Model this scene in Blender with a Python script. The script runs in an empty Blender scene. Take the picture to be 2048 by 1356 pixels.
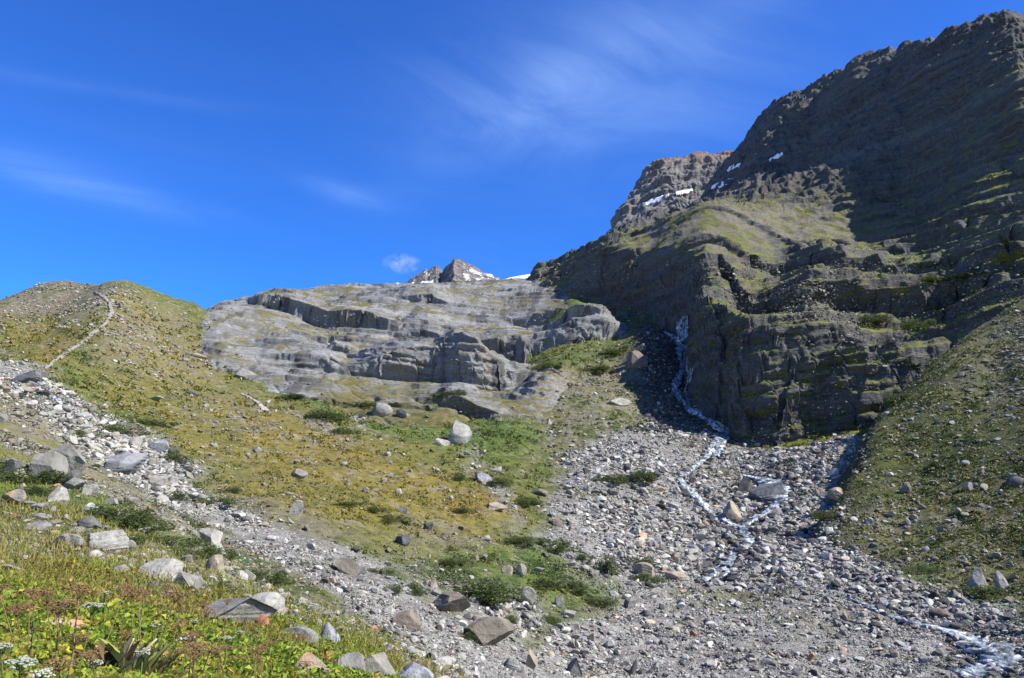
import bpy, math, random, time
import numpy as np
from mathutils import Vector
T0 = time.time()
rng = np.random.default_rng(7)
random.seed(7)
sc = bpy.context.scene
COL = sc.collection

# ------------------------------------------------------------------ camera
F_PX, CX, CY = 1593.0, 1024.0, 678.0          # photo is 2048 x 1356, 28 mm lens on 36 mm film
PITCH = math.atan((1000.0 - CY) / F_PX)
cam_d = bpy.data.cameras.new("camera")
cam_d.sensor_width = 36.0
cam_d.lens = 36.0 * F_PX / 2048.0
cam_d.clip_start = 0.05
cam_d.clip_end = 60000.0
cam = bpy.data.objects.new("camera", cam_d)
COL.objects.link(cam)
cam.rotation_euler = (math.pi / 2 + PITCH, 0, 0)
sc.camera = cam
sc.view_settings.view_transform = 'Standard'
sc.view_settings.look = 'None'
sc.view_settings.exposure = 0.92
sc.view_settings.gamma = 1.0

# ------------------------------------------------------------------ sun and sky
SUN_AZ = math.radians(107.0)      # clockwise from the view direction (+Y)
SUN_EL = math.radians(42.0)
sd = bpy.data.lights.new("sun", 'SUN')
sd.energy = 5.0
sd.angle = math.radians(0.53)
sd.color = (1.0, 0.955, 0.88)
sun = bpy.data.objects.new("sun", sd)
COL.objects.link(sun)
SUNV = Vector((math.sin(SUN_AZ) * math.cos(SUN_EL), math.cos(SUN_AZ) * math.cos(SUN_EL), math.sin(SUN_EL)))
sun.rotation_euler = (-SUNV).to_track_quat('-Z', 'Y').to_euler()


class NT:
    """tiny node-tree helper"""
    def __init__(self, tree):
        self.t = tree
        tree.nodes.clear()
    def n(self, kind, props=None, **ins):
        nd = self.t.nodes.new(kind)
        for k, v in (props or {}).items():
            setattr(nd, k, v)
        for k, v in ins.items():
            k = k.replace('_', ' ') if k.replace('_', ' ') in nd.inputs else k
            self.set(nd, k, v)
        return nd
    def set(self, nd, k, v):
        s = nd.inputs[k]
        if isinstance(v, bpy.types.NodeSocket):
            self.t.links.new(v, s)
        else:
            s.default_value = v
    def math(self, op, a, b=None, clamp=False):
        nd = self.t.nodes.new('ShaderNodeMath'); nd.operation = op; nd.use_clamp = clamp
        self.set(nd, 0, a)
        if b is not None: self.set(nd, 1, b)
        return nd.outputs[0]
    def mix(self, fac, a, b, blend='MIX'):
        nd = self.t.nodes.new('ShaderNodeMix'); nd.data_type = 'RGBA'; nd.blend_type = blend
        self.set(nd, 0, fac); self.set(nd, 6, a); self.set(nd, 7, b)
        return nd.outputs[2]
    def ramp(self, fac, stops, interp='LINEAR'):
        nd = self.t.nodes.new('ShaderNodeValToRGB'); cr = nd.color_ramp; cr.interpolation = interp
        while len(cr.elements) < len(stops): cr.elements.new(0.5)
        for e, (p, c) in zip(cr.elements, stops):
            e.position = p; e.color = c if len(c) == 4 else (*c, 1)
        self.set(nd, 0, fac)
        return nd.outputs[0]
    def link(self, a, b):
        self.t.links.new(a, b)


def build_world():
    w = bpy.data.worlds.new("World"); sc.world = w; w.use_nodes = True
    k = NT(w.node_tree)
    sky = k.n('ShaderNodeTexSky')
    sky.sky_type = 'NISHITA'; sky.sun_disc = False
    sky.sun_elevation = SUN_EL; sky.sun_rotation = SUN_AZ
    sky.altitude = 2300.0; sky.air_density = 1.0; sky.dust_density = 0.15; sky.ozone_density = 3.0
    hs = k.n('ShaderNodeHueSaturation', None, Saturation=1.5, Value=1.40, Hue=0.512)
    k.link(sky.outputs[0], hs.inputs['Color'])
    sr = k.n('ShaderNodeSeparateColor'); k.link(hs.outputs[0], sr.inputs[0])
    cr_ = k.n('ShaderNodeCombineColor'); k.link(k.math('ADD', sr.outputs[0], k.math('MULTIPLY', sr.outputs[2], 0.052)), cr_.inputs[0])
    k.link(sr.outputs[1], cr_.inputs[1]); k.link(sr.outputs[2], cr_.inputs[2])
    # thin cirrus: streaked noise on the plane of a high cloud deck
    tc = k.n('ShaderNodeTexCoord')
    sp = k.n('ShaderNodeSeparateXYZ'); k.link(tc.outputs['Generated'], sp.inputs[0])
    zz = k.math('MAXIMUM', sp.outputs[2], 0.02)
    px = k.math('DIVIDE', sp.outputs[0], zz); py = k.math('DIVIDE', sp.outputs[1], zz)
    cb = k.n('ShaderNodeCombineXYZ'); k.link(px, cb.inputs[0]); k.link(py, cb.inputs[1])
    rot = k.n('ShaderNodeVectorRotate', {'rotation_type': 'Z_AXIS'}, Angle=math.radians(-38)); k.link(cb.outputs[0], rot.inputs[0])
    mp = k.n('ShaderNodeMapping'); mp.inputs['Scale'].default_value = (0.8, 1.5, 1.0); mp.inputs['Location'].default_value = (1.7, 0.4, 0)
    k.link(rot.outputs[0], mp.inputs[0])
    n1 = k.n('ShaderNodeTexNoise', None, Scale=1.25, Detail=9.0, Roughness=0.6, Distortion=1.6); k.link(mp.outputs[0], n1.inputs['Vector'])
    n2 = k.n('ShaderNodeTexNoise', None, Scale=0.55, Detail=2.0, Roughness=0.5); k.link(cb.outputs[0], n2.inputs['Vector'])
    a = k.ramp(n1.outputs[0], [(0.30, (0, 0, 0)), (0.95, (1, 1, 1))])
    b = k.ramp(n2.outputs[0], [(0.40, (0, 0, 0)), (0.72, (1, 1, 1))])
    m = k.math('MULTIPLY', a, b)
    # a veil over the high right of the view, two thin streaks low on the left
    def lobe(u, v, ru, rv, amp, rot=0.0):
        d = pix_dir(u, v)
        az0, el0 = math.atan2(d[0], d[1]), math.asin(d[2])
        az = k.math('ARCTAN2', sp.outputs[0], sp.outputs[1])
        el = k.math('ARCSINE', sp.outputs[2])
        da = k.math('SUBTRACT', az, az0); de = k.math('SUBTRACT', el, el0)
        c, s = math.cos(rot), math.sin(rot)
        x = k.math('ADD', k.math('MULTIPLY', da, c), k.math('MULTIPLY', de, s))
        y = k.math('SUBTRACT', k.math('MULTIPLY', de, c), k.math('MULTIPLY', da, s))
        q = k.math('ADD', k.math('POWER', k.math('ABSOLUTE', k.math('DIVIDE', x, ru / F_PX)), 2.0),
                   k.math('POWER', k.math('ABSOLUTE', k.math('DIVIDE', y, rv / F_PX)), 2.0))
        return k.math('MULTIPLY', k.math('POWER', 2.718, k.math('MULTIPLY', q, -1.0)), amp)
    lob = None
    for L in CIRRUS:
        v = lobe(*L)
        lob = v if lob is None else k.math('ADD', lob, v)
    m2 = k.math('MULTIPLY', k.math('ADD', k.math('MULTIPLY', a, 0.46), 0.06), lob)
    fac = k.math('ADD', k.math('MULTIPLY', m, 0.05), m2, clamp=True)
    col = k.mix(fac, cr_.outputs[0], (4.6, 6.6, 9.4, 1))
    bg = k.n('ShaderNodeBackground', None, Strength=SKY_STRENGTH); k.link(col, bg.inputs[0])
    out = k.n('ShaderNodeOutputWorld'); k.link(bg.outputs[0], out.inputs[0])


def pix_dir(u, v):
    a = (u - CX) / F_PX; c = (CY - v) / F_PX
    d = np.array([a, math.cos(PITCH) - c * math.sin(PITCH), math.sin(PITCH) + c * math.cos(PITCH)])
    return d / np.linalg.norm(d)


SKY_STRENGTH = 0.10
# (u, v, radius u, radius v, amount, tilt): thin veils of cirrus by direction
CIRRUS = [(1180, 140, 330, 110, 0.50, 0.15), (1080, 190, 260, 60, 0.30, 0.5), (1380, 60, 360, 60, 0.10, 0.35), (1250, 230, 360, 90, 0.25, 0.0),
          (190, 178, 330, 12, 0.15, 0.06), (180, 375, 200, 26, 0.26, -0.08), (690, 388, 90, 18, 0.26, -0.18), (60, 330, 130, 40, 0.14, 0.0)]
build_world()


# ------------------------------------------------------------------ numeric helpers
def az_tan(u, v):
    u = np.asarray(u, float); v = np.asarray(v, float)
    a = (u - CX) / F_PX; c = (CY - v) / F_PX
    y = math.cos(PITCH) - c * math.sin(PITCH); z = math.sin(PITCH) + c * math.cos(PITCH)
    return np.arctan2(a, y), z / np.hypot(a, y)


def to_pix(x, y, z):
    w = y * math.cos(PITCH) + z * math.sin(PITCH)
    h = -y * math.sin(PITCH) + z * math.cos(PITCH)
    w = np.maximum(w, 1e-3)
    return CX + F_PX * x / w, CY - F_PX * h / w


def P3(u, v, r):
    a, t = az_tan(u, v)
    return np.stack([r * np.sin(a), r * np.cos(a), r * t], -1)


def _h(ix, iy, iz, seed):
    n = (ix * 374761393 + iy * 668265263 + iz * 2147483647 + seed * 974634577) & 0xffffffff
    n = ((n ^ (n >> 13)) * 1274126177) & 0xffffffff
    n = ((n ^ (n >> 16)) * 2246822519) & 0xffffffff
    return ((n ^ (n >> 15)) & 0xffffff).astype(np.float32) * np.float32(1.0 / 16777215.0)


def hash1(i, seed=0):
    i = np.asarray(i).astype(np.int64)
    return _h(i, i * 7 + 13, i * 0, seed)


def hash2(i, j, seed=0):
    return _h(np.asarray(i).astype(np.int64), np.asarray(j).astype(np.int64), np.int64(0), seed)


def vn2(x, y, seed=0):
    fx = np.floor(x); fy = np.floor(y)
    ix = fx.astype(np.int64); iy = fy.astype(np.int64)
    tx = (x - fx).astype(np.float32); ty = (y - fy).astype(np.float32)
    tx = tx * tx * tx * (tx * (tx * 6 - 15) + 10); ty = ty * ty * ty * (ty * (ty * 6 - 15) + 10)
    z = np.int64(0)
    a = _h(ix, iy, z, seed); b = _h(ix + 1, iy, z, seed); c = _h(ix, iy + 1, z, seed); d = _h(ix + 1, iy + 1, z, seed)
    return ((a + (b - a) * tx) * (1 - ty) + (c + (d - c) * tx) * ty) * 2 - 1


def vn3(x, y, z, seed=0):
    fx = np.floor(x); fy = np.floor(y); fz = np.floor(z)
    ix = fx.astype(np.int64); iy = fy.astype(np.int64); iz = fz.astype(np.int64)
    tx = (x - fx).astype(np.float32); ty = (y - fy).astype(np.float32); tz = (z - fz).astype(np.float32)
    tx = tx * tx * (3 - 2 * tx); ty = ty * ty * (3 - 2 * ty); tz = tz * tz * (3 - 2 * tz)
    r = 0
    for dz, wz in ((0, 1 - tz), (1, tz)):
        a = _h(ix, iy, iz + dz, seed); b = _h(ix + 1, iy, iz + dz, seed)
        c = _h(ix, iy + 1, iz + dz, seed); d = _h(ix + 1, iy + 1, iz + dz, seed)
        r = r + wz * ((a + (b - a) * tx) * (1 - ty) + (c + (d - c) * tx) * ty)
    return r * 2 - 1


def fbm2(x, y, wl, octs, seed=0, gain=0.5, ridged=False):
    s = 0; amp = 1.0; tot = 0
    c, sn = math.cos(0.6), math.sin(0.6)
    for o in range(octs):
        n = vn2(x / wl + 17.3 * o, y / wl - 9.1 * o, seed + o)
        if ridged: n = 1 - 2 * np.abs(n)
        s = s + amp * n; tot += amp; amp *= gain; wl *= 0.49
        x, y = c * x - sn * y, sn * x + c * y
    return s / tot


def fbm3(x, y, z, wl, octs, seed=0, gain=0.5):
    s = 0; amp = 1.0; tot = 0
    for o in range(octs):
        s = s + amp * vn3(x / wl + 3.1 * o, y / wl, z / wl - 5.7 * o, seed + o); tot += amp; amp *= gain; wl *= 0.49
    return s / tot


def sstep(a, b, x):
    t = np.clip((x - a) / (b - a), 0, 1)
    return t * t * (3 - 2 * t)


# ------------------------------------------------------------------ the terrain: several height fields z(x, y) joined by max()
QUALITY = 1.0
NA, NR = int(1600 * QUALITY), int(2600 * QUALITY)
NROW = int(1350 * QUALITY)
AZ = np.linspace(math.radians(-41), math.radians(43), NA)
R0, R1 = 0.9, 1700.0
LR = np.interp(np.linspace(0, 1, NR), [0, .10, .25, .80, 1.0], np.log([R0, 38.0, 150.0, 520.0, R1]))   # denser where the rock stands
IDX = np.arange(NR)
RR = np.exp(LR)
GX = (np.sin(AZ)[:, None] * RR[None, :]); GY = (np.cos(AZ)[:, None] * RR[None, :])
SAZ = 3.2


def tps(pts, rng_, extra=None, reg=1e-4):
    """thin-plate surface of tan(elevation) over (azimuth, log range) through (u, v, r) points; evaluated coarse, then refined"""
    pts = np.array(pts, float)
    a, t = az_tan(pts[:, 0], pts[:, 1]); l = np.log(pts[:, 2])
    if extra is not None:
        t = t - extra / pts[:, 2]
    X = np.stack([a * SAZ, l], 1); n = len(X)
    d = np.linalg.norm(X[:, None] - X[None], axis=2)
    K = np.where(d > 0, d * d * np.log(np.maximum(d, 1e-9)), 0) + reg * np.eye(n)
    Pm = np.concatenate([np.ones((n, 1)), X], 1)
    A = np.zeros((n + 3, n + 3)); A[:n, :n] = K; A[:n, n:] = Pm; A[n:, :n] = Pm.T
    w = np.linalg.solve(A, np.concatenate([t, np.zeros(3)]))
    ca = np.linspace(AZ[0], AZ[-1], 200); cl = np.linspace(LR[0], LR[-1], 300)
    Q = np.stack(np.meshgrid(ca * SAZ, cl, indexing='ij'), -1).reshape(-1, 2)
    out = np.concatenate([np.ones((len(Q), 1)), Q], 1) @ w[n:]
    for i in range(n):
        dd = np.maximum(((Q - X[i]) ** 2).sum(1), 1e-12)
        out += w[i] * 0.5 * dd * np.log(dd)
    C = out.reshape(200, 300)
    # refine (Catmull-Rom along both axes)
    def cr(M, pos, axis):
        M = np.moveaxis(M, axis, 0); i = np.clip(np.floor(pos).astype(int), 0, M.shape[0] - 2); f = (pos - i)[:, None]
        g = lambda j: M[np.clip(j, 0, M.shape[0] - 1)]
        p0, p1, p2, p3 = g(i - 1), g(i), g(i + 1), g(i + 2)
        o = 0.5 * ((2 * p1) + (-p0 + p2) * f + (2 * p0 - 5 * p1 + 4 * p2 - p3) * f ** 2 + (-p0 + 3 * p1 - 3 * p2 + p3) * f ** 3)
        return np.moveaxis(o, 0, axis)
    G = cr(C, (AZ - ca[0]) / (ca[1] - ca[0]), 0)
    j0, j1 = np.searchsorted(RR, rng_[0]), np.searchsorted(RR, rng_[1])
    G = cr(G, (LR[j0:j1] - cl[0]) / (cl[1] - cl[0]), 1)
    return (G * RR[None, j0:j1]).astype(np.float32), slice(j0, j1)


def plan(pts):
    """(u, r) or (u, r, h) list -> plan xy polyline and heights"""
    p = np.array(pts, float)
    a = np.arctan((p[:, 0] - CX) / F_PX / math.cos(PITCH) * 0.97)
    xy = np.stack([p[:, 1] * np.sin(a), p[:, 1] * np.cos(a)], 1)
    return xy, (p[:, 2] if p.shape[1] > 2 else None)


def seg_dist(px, py, xy, hs):
    """signed distance to a line across the view (positive on its far side), and the step height there"""
    best = np.full(px.shape, 1e9, np.float32)
    for i in range(len(xy) - 1):
        ax, ay = xy[i]; ex, ey = xy[i + 1][0] - ax, xy[i + 1][1] - ay
        tc = np.clip(((px - ax) * ex + (py - ay) * ey) / (ex * ex + ey * ey), 0, 1)
        d = np.hypot(px - ax - tc * ex, py - ay - tc * ey).astype(np.float32)
        m = d < best
        best = np.where(m, d, best)
    az = np.arctan2(px, py); la = np.arctan2(xy[:, 0], xy[:, 1]); lr = np.hypot(xy[:, 0], xy[:, 1])
    far_side = np.hypot(px, py) > np.interp(az, la, lr)
    return np.where(far_side, best, -best), np.interp(az, la, hs)
# ---- valley floor: left stream gully, golden moraine hill, scree fan, meadow
V_PTS = [
 (-300,1700,6),(0,1700,6),(500,1750,8),(1024,1800,10),(1600,1800,12),(2100,1750,15),(2500,1700,15),
 (-200,1200,40),(400,1260,42),(700,1330,42),(930,1375,45),(1200,1420,52),(1500,1430,60),(2048,1440,75),(2400,1440,80),
 # stream gully on the left
 (-150,690,230),(60,765,175),(150,862,128),(220,915,110),(300,975,97),(370,1020,88),(450,1068,80),(540,1100,72),(640,1140,65),(740,1190,59),(850,1260,55),(1000,1335,52),
 # golden hill
 (500,1010,98),(600,1000,105),(700,1010,108),(800,1010,116),(900,1050,112),(1000,1150,92),(880,1110,95),(760,1090,90),(1000,1010,128),(920,1000,128),
 (400,950,118),(600,940,132),(300,850,160),(450,850,180),(600,860,186),(720,865,192),(850,925,162),(500,800,235),(540,800,238),(250,780,205),(160,790,178),
 (620,800,250),(690,850,205),(400,715,290),(450,765,262),(300,700,272),(250,690,250),(350,640,332),
 (90,738,195),(150,690,240),(200,640,285),(217,612,312),(208,588,332),(225,563,358),(245,563,356),(300,592,350),(340,604,352),(400,614,360),
 (100,668,278),(50,690,262),(0,700,235),(50,640,318),(0,645,300),(100,620,340),(150,600,352),(-150,650,280),(-150,720,215),
 (185,572,385),(140,562,420),(95,562,425),(0,598,410),(-200,650,400),
 (225,640,470),(95,640,520),(0,660,520),(400,690,450),(-200,720,520),
 # meadow and lower scree
 (780,850,225),(880,875,205),(960,845,230),(1060,845,232),(1180,790,262),(1250,790,268),(1230,730,310),(1280,690,318),(1260,665,340),
 (1100,900,205),(1200,900,205),(1200,1000,152),(1100,1000,145),(1100,1100,108),(1200,1200,94),(1150,1330,66),(1300,1330,72),(1400,1250,92),(1400,1130,128),
 (1320,900,212),(1400,1000,172),(1360,960,186),(1440,1130,130),(1440,880,236),(1420,930,214),(1500,1000,178),(1550,970,188),(1600,920,205),(1600,1020,165),(1700,870,236),
 (1330,860,240),(1300,790,276),(1380,800,285),(1420,850,250),(1360,730,318),(1350,680,338),(1330,655,352),(1200,620,392),(1140,590,420),
 (1500,1100,136),(1600,1100,134),(1700,1160,116),(1700,1300,88),(1900,1300,92),(1550,1330,75),(1850,1220,104),(2048,1240,102),(2048,1340,84),(2300,1300,90),
 (1900,1330,86),(1950,1300,92),
 # under the slabs and the mountain the floor only has to stay below them
 (700,800,340),(900,800,350),(600,760,400),(1000,760,430),(800,760,500),(1600,900,330),(1900,900,330),(1700,800,500),(2200,900,300),(1300,720,480),(1100,680,520),
 (300,800,900),(1000,800,1000),(1800,850,1000),(2300,900,800),(-300,800,900)]
# ---- near hillside below the camera
N_PTS = [
 (-300,1900,1.5),(0,2050,1.5),(500,2100,1.5),(1024,2300,1.6),(1700,2600,1.6),(2300,2800,1.8),
 (-300,1560,3),(0,1600,3),(400,1640,3),(800,1710,3),(1100,1830,3),(1500,2050,3),(2048,2400,3),
 (-300,1340,6),(0,1385,6),(300,1405,6),(600,1440,6),(900,1490,6),(1200,1570,6),(1600,1750,7),(2100,2000,8),
 (-300,1170,12),(0,1235,12),(200,1255,12),(400,1295,12),(600,1330,12),(800,1385,12),(1000,1450,12),(1300,1560,13),(1700,1750,15),(2200,1950,20),
 (-300,1060,20),(0,1130,20),(200,1150,20),(380,1185,20),(560,1232,20),(700,1285,20),(850,1350,20),(1000,1430,20),(1300,1560,22),
 (-300,960,30),(0,1045,30),(200,1065,30),(400,1130,30),(550,1178,30),(700,1245,30),(860,1335,30),(1000,1430,30),
 (-300,880,43),(0,965,43),(150,988,43),(300,1040,43),(420,1088,43),(520,1145,42),(600,1215,42),(750,1350,43),(1000,1560,45),
 (-300,800,66),(0,870,66),(100,902,66),(200,950,66),(300,1012,64),(380,1070,64),(480,1200,62),(700,1450,60),
 (-300,720,100),(0,800,96),(60,822,96),(120,870,94),(180,935,90),(260,1050,86),(500,1350,80),
 (-300,690,140),(-100,730,135),(0,768,125),(40,800,118),(100,900,112),(300,1250,110),(-100,800,190),(0,900,170),(100,1050,160),(600,1500,150),
 (1500,1800,60),(2100,2000,80),(1500,1700,200),(2200,1800,250),(-300,900,300),(500,1400,300)]
# ---- ice-smoothed rock slabs in the middle
S_STEPS = [
 [(773,586,432,.3),(830,598,420,2.5),(866,606,415,3),(905,606,415,.3)],
 [(495,606,418,2),(520,607,408,4),(620,635,385,6.5),(700,648,372,6.5),(760,652,368,4),(805,655,362,.5)],
 [(1005,616,402,.3),(1060,620,395,3.5),(1110,626,389,3.5),(1160,634,380,3),(1205,645,370,.3)],
 [(785,656,358,1),(875,674,350,3.5),(970,688,345,5),(1015,696,342,8),(1068,705,338,10),(1147,714,333,11),(1213,709,335,8),(1255,700,338,2)],
 [(690,754,287,1),(760,748,283,6),(818,744,280,8),(866,738,280,8),(905,762,272,12),(950,766,270,12),(989,757,272,8),(1024,744,276,4),(1075,726,285,.5)],
 [(655,698,312,.4),(668,698,310,2.5),(695,700,309,2.2),(718,700,310,.3)],
 [(1040,650,362,.5),(1090,655,358,3),(1150,665,352,4),(1210,668,348,3),(1238,668,350,.5)],
 [(520,712,295,.3),(600,728,288,2.2),(660,742,284,2.4),(702,750,283,.4)],
 [(720,690,318,.3),(800,700,312,2.2),(870,702,310,2.4),(932,706,306,.4)],
 [(560,650,352,.3),(640,668,340,1.8),(740,676,335,1.8),(790,680,332,.3)],
 [(875,798,247,.5),(930,825,238,3),(993,837,234,3.8),(1103,828,236,3),(1135,815,240,.3)]]
S_STEPS = [[(u_, v_, r_, h_ * 1.4) for u_, v_, r_, h_ in L_] for L_ in S_STEPS]
S_PTS = [
 (430,612,395),(470,606,400),(500,592,432),(522,583,422),(600,580,450),(700,576,460),(800,572,465),(900,567,470),(1000,562,470),(1060,560,465),(1110,575,432),(1150,610,392),(1200,626,368),(1238,645,350),
 (450,650,335),(560,655,345),(480,690,312),(620,690,318),(700,690,325),(800,690,328),(900,650,372),(1000,650,365),(1100,645,362),(900,695,318),(1000,715,305),(640,605,415),(760,615,405),(880,630,390),(960,590,435),(1060,600,415),
 (415,692,300),(470,725,287),(520,750,279),(600,767,268),(650,745,283),(700,785,262),(760,780,264),(850,785,260),(900,815,242),(1000,800,252),(1080,790,254),(1100,745,280),(1150,728,310),(1230,722,318),
 (1155,832,258),(1125,855,243),(1275,680,345),(1310,760,335),(395,640,345),(380,720,300),(330,700,400),(1250,640,420),(1350,700,420),
 (500,650,560),(800,640,620),(1050,620,600),(300,750,600),(1400,760,600),
 (600,822,243),(900,905,212),(450,810,262),(1100,890,228),(300,850,260),(1250,850,250),(750,830,236),(200,900,300),(1500,900,250),(700,1000,150),(1200,1000,180),(1500,1100,180),(1500,1050,230),(1650,900,300),(1900,1000,250),(1350,950,230),(2100,1000,400),(1650,850,450),(1400,760,500)]
# ---- mountain on the right; the cliff line steps up out of the gorge
R_STEPS = [
 [(1120,575,418,2),(1160,590,408,10),(1200,603,400,22),(1300,632,372,32),(1340,652,352,35),(1378,705,322,36),(1398,765,292,36),(1425,845,262,36),(1462,872,241,35),(1560,876,237,33),(1660,850,237,27),(1740,815,238,20),(1800,790,239,14),(1860,740,242,6),(1910,690,256,1)],
 [(1440,590,330,6),(1500,610,306,8),(1600,600,292,9),(1700,590,290,10),(1800,600,285,10),(1900,580,290,9),(2000,560,290,8),(2100,550,290,6)],
 [(1500,520,352,5),(1600,525,345,7),(1700,530,335,8),(1800,500,340,8),(1900,470,345,9),(2048,480,330,9),(2150,480,330,9)],
 [(1760,480,395,3),(1850,430,400,5),(1950,420,395,5),(2048,415,390,4),(2150,410,390,4)]]
R_PTS = [
 (1075,546,470),(1110,540,455),(1150,518,450),(1190,490,452),(1250,468,450),(1330,450,452),(1400,428,455),(1470,410,468),(1550,402,480),(1620,415,475),(1700,445,460),(1790,482,425),
 (1160,545,415),(1220,510,402),(1340,488,372),(1420,500,342),(1445,570,318),(1440,640,285),
 (1420,660,272),(1465,648,252),(1560,645,250),(1640,640,252),(1700,660,250),(1760,700,246),(1830,715,244),
 (1500,600,312),(1600,560,318),(1700,560,312),(1560,500,378),(1650,490,372),(1780,560,312),(1880,560,305),(2000,590,268),(2100,580,270),
 (1900,505,350),(2048,510,318),(2048,440,372),(1900,445,405),(1850,400,462),(2048,330,425),(2150,320,420),
 (1480,380,640),(1560,360,600),(1700,350,505),(1800,310,520),(1950,265,468),(2048,225,440),(1640,260,650),(1800,180,572),(1950,130,522),(2048,95,502),(1720,230,600),
 (1470,308,900),(1490,283,890),(1540,215,880),(1580,186,835),(1640,156,775),(1690,122,725),(1720,106,706),(1830,81,640),(1950,51,592),(2010,30,570),(2048,34,560),(2200,80,530),
 (1540,290,980),(1640,240,860),(1720,190,785),(1830,160,715),(1950,130,660),(2048,120,630),(2200,160,590),(1490,340,990),
 (1440,340,960),(1400,420,900),(1300,480,800),(1500,330,1100),(1700,330,1100),(2048,300,1000),(2300,300,900),
 (1230,470,600),(1150,540,600),(1050,600,600),(1000,650,480),(1000,620,800),(800,700,700),(1200,560,1200),
 # foot of the cliffs, kept under the valley floor
 (1462,905,236),(1560,900,232),(1700,870,230),(1800,830,232),(1400,850,255),(1370,815,286),(1320,725,342),(1300,790,300),(1350,850,262),(1300,900,240),(1200,650,385),(1100,625,410),(1860,780,235),(2000,740,235),
 (1462,1050,180),(1700,1050,180),(2048,950,190),(1200,1000,200),(1000,850,300),(1250,800,300),(1600,1300,100),(2048,1300,120),(800,1000,300)]
# ---- green moraine in front of the mountain on the right
RM_PTS = [
 (2048,598,262),(2100,570,275),(1960,655,250),(1900,702,235),(1850,755,220),(1800,805,206),(1760,850,192),(1735,892,182),(1722,930,173),(1690,985,158),(1645,1020,148),(1660,1045,143),(1720,1082,135),(1790,1125,126),(1850,1152,120),(1950,1190,112),(2048,1212,107),(2200,1230,102),
 (2048,900,165),(1900,1000,150),(1900,850,185),(2000,750,212),(2048,1050,134),(1800,950,166),(2200,700,215),(2200,1000,140),(1780,1050,142),
 (2048,640,330),(1900,800,330),(1800,900,280),(2200,640,330),(2100,700,450),(1700,1000,250),
 (1640,1080,160),(1600,1110,142),(1620,1120,136),(1680,1170,125),(1680,960,192),(1650,1010,178),(1760,1230,112),(1850,1270,104),(1950,1300,97),(2048,1330,92),(2200,1350,88),
 (1700,920,215),(1760,850,240),(1500,1250,150),(1400,1200,220),(1500,1500,90),(2048,1500,70),(1200,1300,250),(1000,1300,150),(1000,1200,400)]
# ---- far cliff shoulder behind the mountain
F_PTS = [
 (1205,475,1080),(1215,462,1090),(1238,425,1130),(1262,388,1160),(1280,362,1180),(1300,332,1200),(1335,320,1220),(1400,314,1240),(1470,306,1260),(1560,300,1300),
 (1250,450,1030),(1320,400,1080),(1400,375,1100),(1470,345,1120),(1300,440,1000),(1400,420,1000),(1280,395,1130),
 (1170,540,1150),(1200,520,1200),(1240,490,1300),(1300,420,1400),(1400,400,1500),(1600,420,1500),(1100,620,1200),(1000,700,1300),(1300,480,900),(1500,450,900),(1000,750,1000),(1900,500,1200)]


def steps(S, gx, gy, rough=0.0, w=1.2, seed=0, undercut=False):
    """summed height of the rock steps; with undercut, how far each point of their faces is hollowed back under the edge"""
    fade = (14, 50) if S is S_STEPS else (35, 130)      # behind its edge a step dies away into the hillside
    tot = np.zeros(gx.shape, np.float32)
    for k, pl in enumerate(S):
        p = np.array(pl, float)
        a, _ = az_tan(p[:, 0], p[:, 1])
        xy = np.stack([p[:, 2] * np.sin(a), p[:, 2] * np.cos(a)], 1)
        d, h = seg_dist(gx, gy, xy, p[:, 3])
        if rough > 0:
            # joints break the edge into blocks
            jx = gx * 0.93 + gy * 0.37; jy = gy * 0.93 - gx * 0.37
            b = hash2(np.floor(jx / 5.2 + 0.8 * vn2(gx / 9, gy / 9, seed + 9)), np.floor(jy / 6.0), seed + k) - 0.5
            d = d + rough * (1.7 * vn2(gx / 14, gy / 14, seed + k) + 0.9 * b + 0.25 * vn2(gx / 4, gy / 4, seed + 40 + k))
        if undercut:
            az = np.arctan2(gx, gy); la = np.arctan2(xy[:, 0], xy[:, 1])
            dep = np.clip(.6 * h, 0, 4.5) * sstep(-.6, .2, vn2(gx / 8, gy / 8, seed + 70 + k) + .15) * (az > la[0]) * (az < la[-1])
            tot = np.maximum(tot, dep * np.where(d < -w / 2, sstep(-w / 2 - 4.5, -w / 2, d), np.clip(.5 - d / w, 0, 1)))
            continue
        tiers = [(0.45, 0.0), (0.33, 2.2), (0.22, 5.0)]
        thick = np.clip((h - 9) / 8, 0, 1)                 # high cliffs step back in three tiers
        for q, (f, off) in enumerate(tiers):
            dd = d - thick * (off + (1.2 * vn2(gx / 7, gy / 7, seed + 60 + q) if rough > 0 else 0))
            tot += h * f * sstep(-w / 2, w / 2, dd) * (1 - sstep(fade[0], fade[1], d))
    return tot


def strata(z, T, sharp, seed):
    """ledge profile: long treads and short risers; returns the displaced height minus z"""
    q = z / T; i = np.floor(q); f = (q - i)
    j = 0.35 * (hash1(i, seed) - 0.5)
    lo = np.clip(0.5 + j - sharp, 0.02, 0.9); hi = np.clip(0.5 + j + sharp, 0.1, 0.98)
    return T * (i + sstep(0, 1, (f - lo) / (hi - lo))) - z


def ctrl_fix(pts, S):
    p = np.array(pts, float); a, _ = az_tan(p[:, 0], p[:, 1])
    return steps(S, p[:, 2] * np.sin(a), p[:, 2] * np.cos(a))


# ------------------------------------------------------------------ colour zones (what grows or lies where), kept as soft masks
ZW, ZH = 640, 424
zu = (np.arange(ZW) + 0.5) * 2048 / ZW * 1.25 - 256; zv = (np.arange(ZH) + 0.5) * 1356 / ZH * 1.25 - 100
ZU, ZV = np.meshgrid(zu, zv)


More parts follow.
